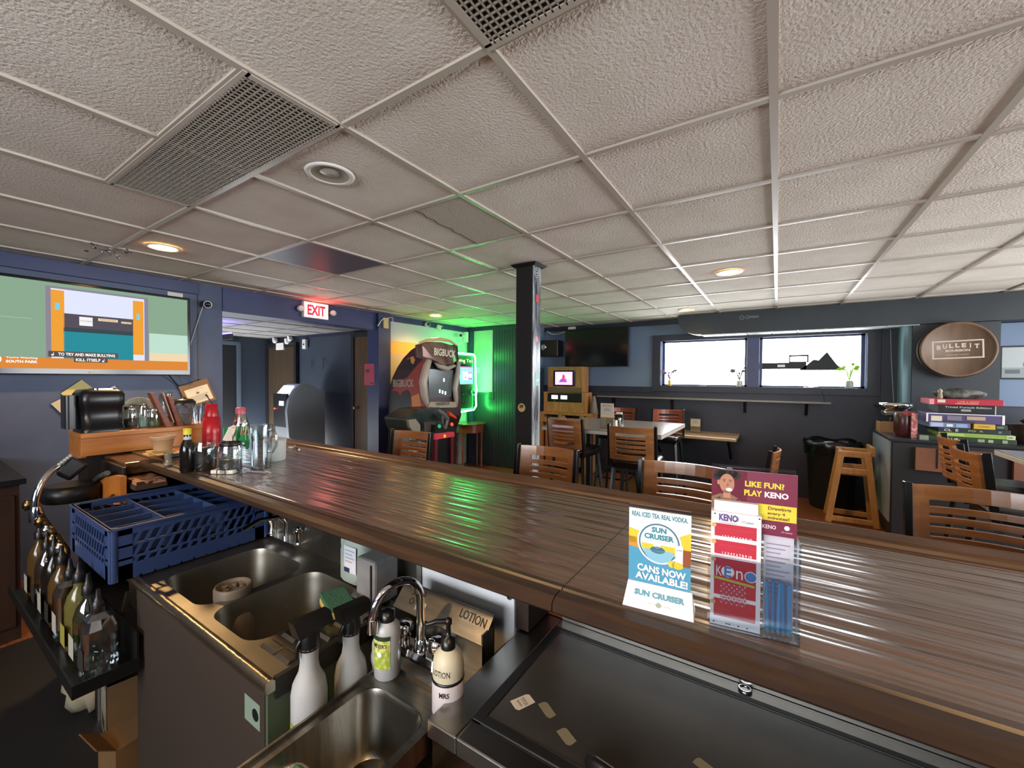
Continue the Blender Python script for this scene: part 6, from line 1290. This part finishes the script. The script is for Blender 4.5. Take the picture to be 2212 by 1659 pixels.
# ================================================================ ceiling fittings
def eggcrate(label, x0,x1,y0,y1, pitch=.0175):
    t = thing('ceiling_vent',label,'vent',((x0+x1)/2,(y0+y1)/2,CE-.01),0,'egg-crate ceiling vents')
    MB(m_grid).box(x0-.012,x1+.012,y0-.012,y0+.008,CE-.006,CE+.004).box(x0-.012,x1+.012,y1-.008,y1+.012,CE-.006,CE+.004).box(x0-.012,x0+.008,y0,y1,CE-.006,CE+.004).box(x1-.008,x1+.012,y0,y1,CE-.006,CE+.004).build('frame', t)
    mb = MB(mat('crate_grey','8f897e',.5)); n = int((x1-x0)/pitch)
    for i in range(1,n): x = x0+(x1-x0)*i/n; mb.box(x-.0018,x+.0018,y0,y1,CE-.006,CE+.004)
    n = int((y1-y0)/pitch)
    for i in range(1,n): y = y0+(y1-y0)*i/n; mb.box(x0,x1,y-.0018,y+.0018,CE-.0055,CE+.004)
    mb.build('grille', t); MB(mat('duct_dark','3a352e',.8)).box(x0,x1,y0,y1,CE+.004,CE+.0055).build('duct_opening', t)
eggcrate('long egg-crate ceiling vent above the left part of the bar',-2.448,-1.249,.563,.848)
eggcrate('square egg-crate ceiling vent cut by the top edge of the photo',-.62,-.03,.258,.848)
t = thing('ceiling_lamp','unlit purple-grey light panel in one ceiling tile','light panel',(-2.765,1.77,CE-.004)); MB(mat('violet_grey_diffuser','5d5661',.4)).box(-3.06,-2.47,1.478,2.066,CE-.002,CE+.006).build('diffuser', t)
t = thing('patched_tile','newer half ceiling tile with a ragged broken edge','ceiling tile',(-1.7,1.77,CE-.002))
random.seed(8); e = [(-1.545+.012*random.uniform(-1,1)-.05*i/12, 1.48+.585*i/12) for i in range(13)]
MB(mat('new_tile','b5ab9e',.85,bump=1.2,bscale=95)).loft([[(x,y,z) for x,y in e]+[(-1.26,2.065,z),(-1.26,1.48,z)] for z in (CE+.001,CE+.006)]).build('tile', t)
MB(mat('tile_tear','5c554c',.9)).loft([[(x-.005,y,z) for x,y in e]+[(x+.002,y,z) for x,y in reversed(e)] for z in (CE-.0005,CE+.005)]).build('ragged_edge', t)  # dark strip marking the tear along the tile
def downlight(label, x, y, on, r=.075, group='recessed downlights'):
    t = thing('downlight',label,'downlight',(x,y,CE),0,group)
    MB(m_white).ring([[V(x+q*math.cos(a),y+q*math.sin(a),CE+z) for a in [2*PI*i/28 for i in range(28)]] for q,z in ((r+.022,.0),(r+.018,-.007),(r,-.005),(r-.004,.002))],cap=False).build('trim_ring', t)
    if not on:
        MB(mat('baffle','8f8778',.5)).ring([[V(x+q*math.cos(a),y+q*math.sin(a),CE+z) for a in [2*PI*i/28 for i in range(28)]] for q,z in ((r,-.004),(r*.8,.003),(r*.55,.0045))],cap=False).build('baffle', t)
        MB(mat('dead_bulb','b9b3a4',.3)).lathe([(.04,.0),(.03,-.003),(.002,-.005)],(x,y,CE+.004),18).build('bulb', t)
        return
    MB(glow('bulb_warm_%d'%on,'ffb85c',(0,40,36,6)[on])).lathe([(r*.93,.003),(r*.6,-.003),(.002,-.005)],(x,y,CE),24).build('bulb', t)
    l = bpy.data.lights.new('bulb_light','SPOT'); l.energy = (0,60,36,12)[on]; l.color = (1,.62,.28); l.spot_size = 2.6; l.spot_blend = .6; l.shadow_soft_size = .05
    o = bpy.data.objects.new('bulb_light', l); COL.objects.link(o); o.parent = t; o.location = (0,0,-.03)
downlight('unlit white recessed downlight between the long vent and the bar',-1.57,1.03,0)
downlight('lit warm downlight by the left wall above the big television',-3.40,1.03,1)
downlight('lit warm downlight near the window side of the ceiling',-.33,3.66,1)
downlight('lit warm downlight in front of the arcade machine corner',-3.95,4.17,2)
downlight('dim downlight close to the window duct',-.95,5.40,3)
downlight('unseen warm downlight added over the sinks behind the bartender side',-1.25,-.55,2)  # this lamp and the next are unseen, added to warm the sink area
downlight('unseen warm downlight added over the cooler behind the bartender side',.75,-.55,2)
t = thing('tinsel','small bunch of silver tinsel hanging from the ceiling near the television','decoration',(-3.696,0.835,2.290)); p = V(*(-3.696,0.835,2.290)); random.seed(3); mb = MB(m_chrome)
for i in range(26): q = p+V(random.uniform(-.1,.1),random.uniform(-.09,.09),-random.uniform(0,.03)); mb.obox(q,(.014,.002,.02),Euler((random.random()*6,random.random()*6,0)).to_matrix())
mb.build('strands', t)
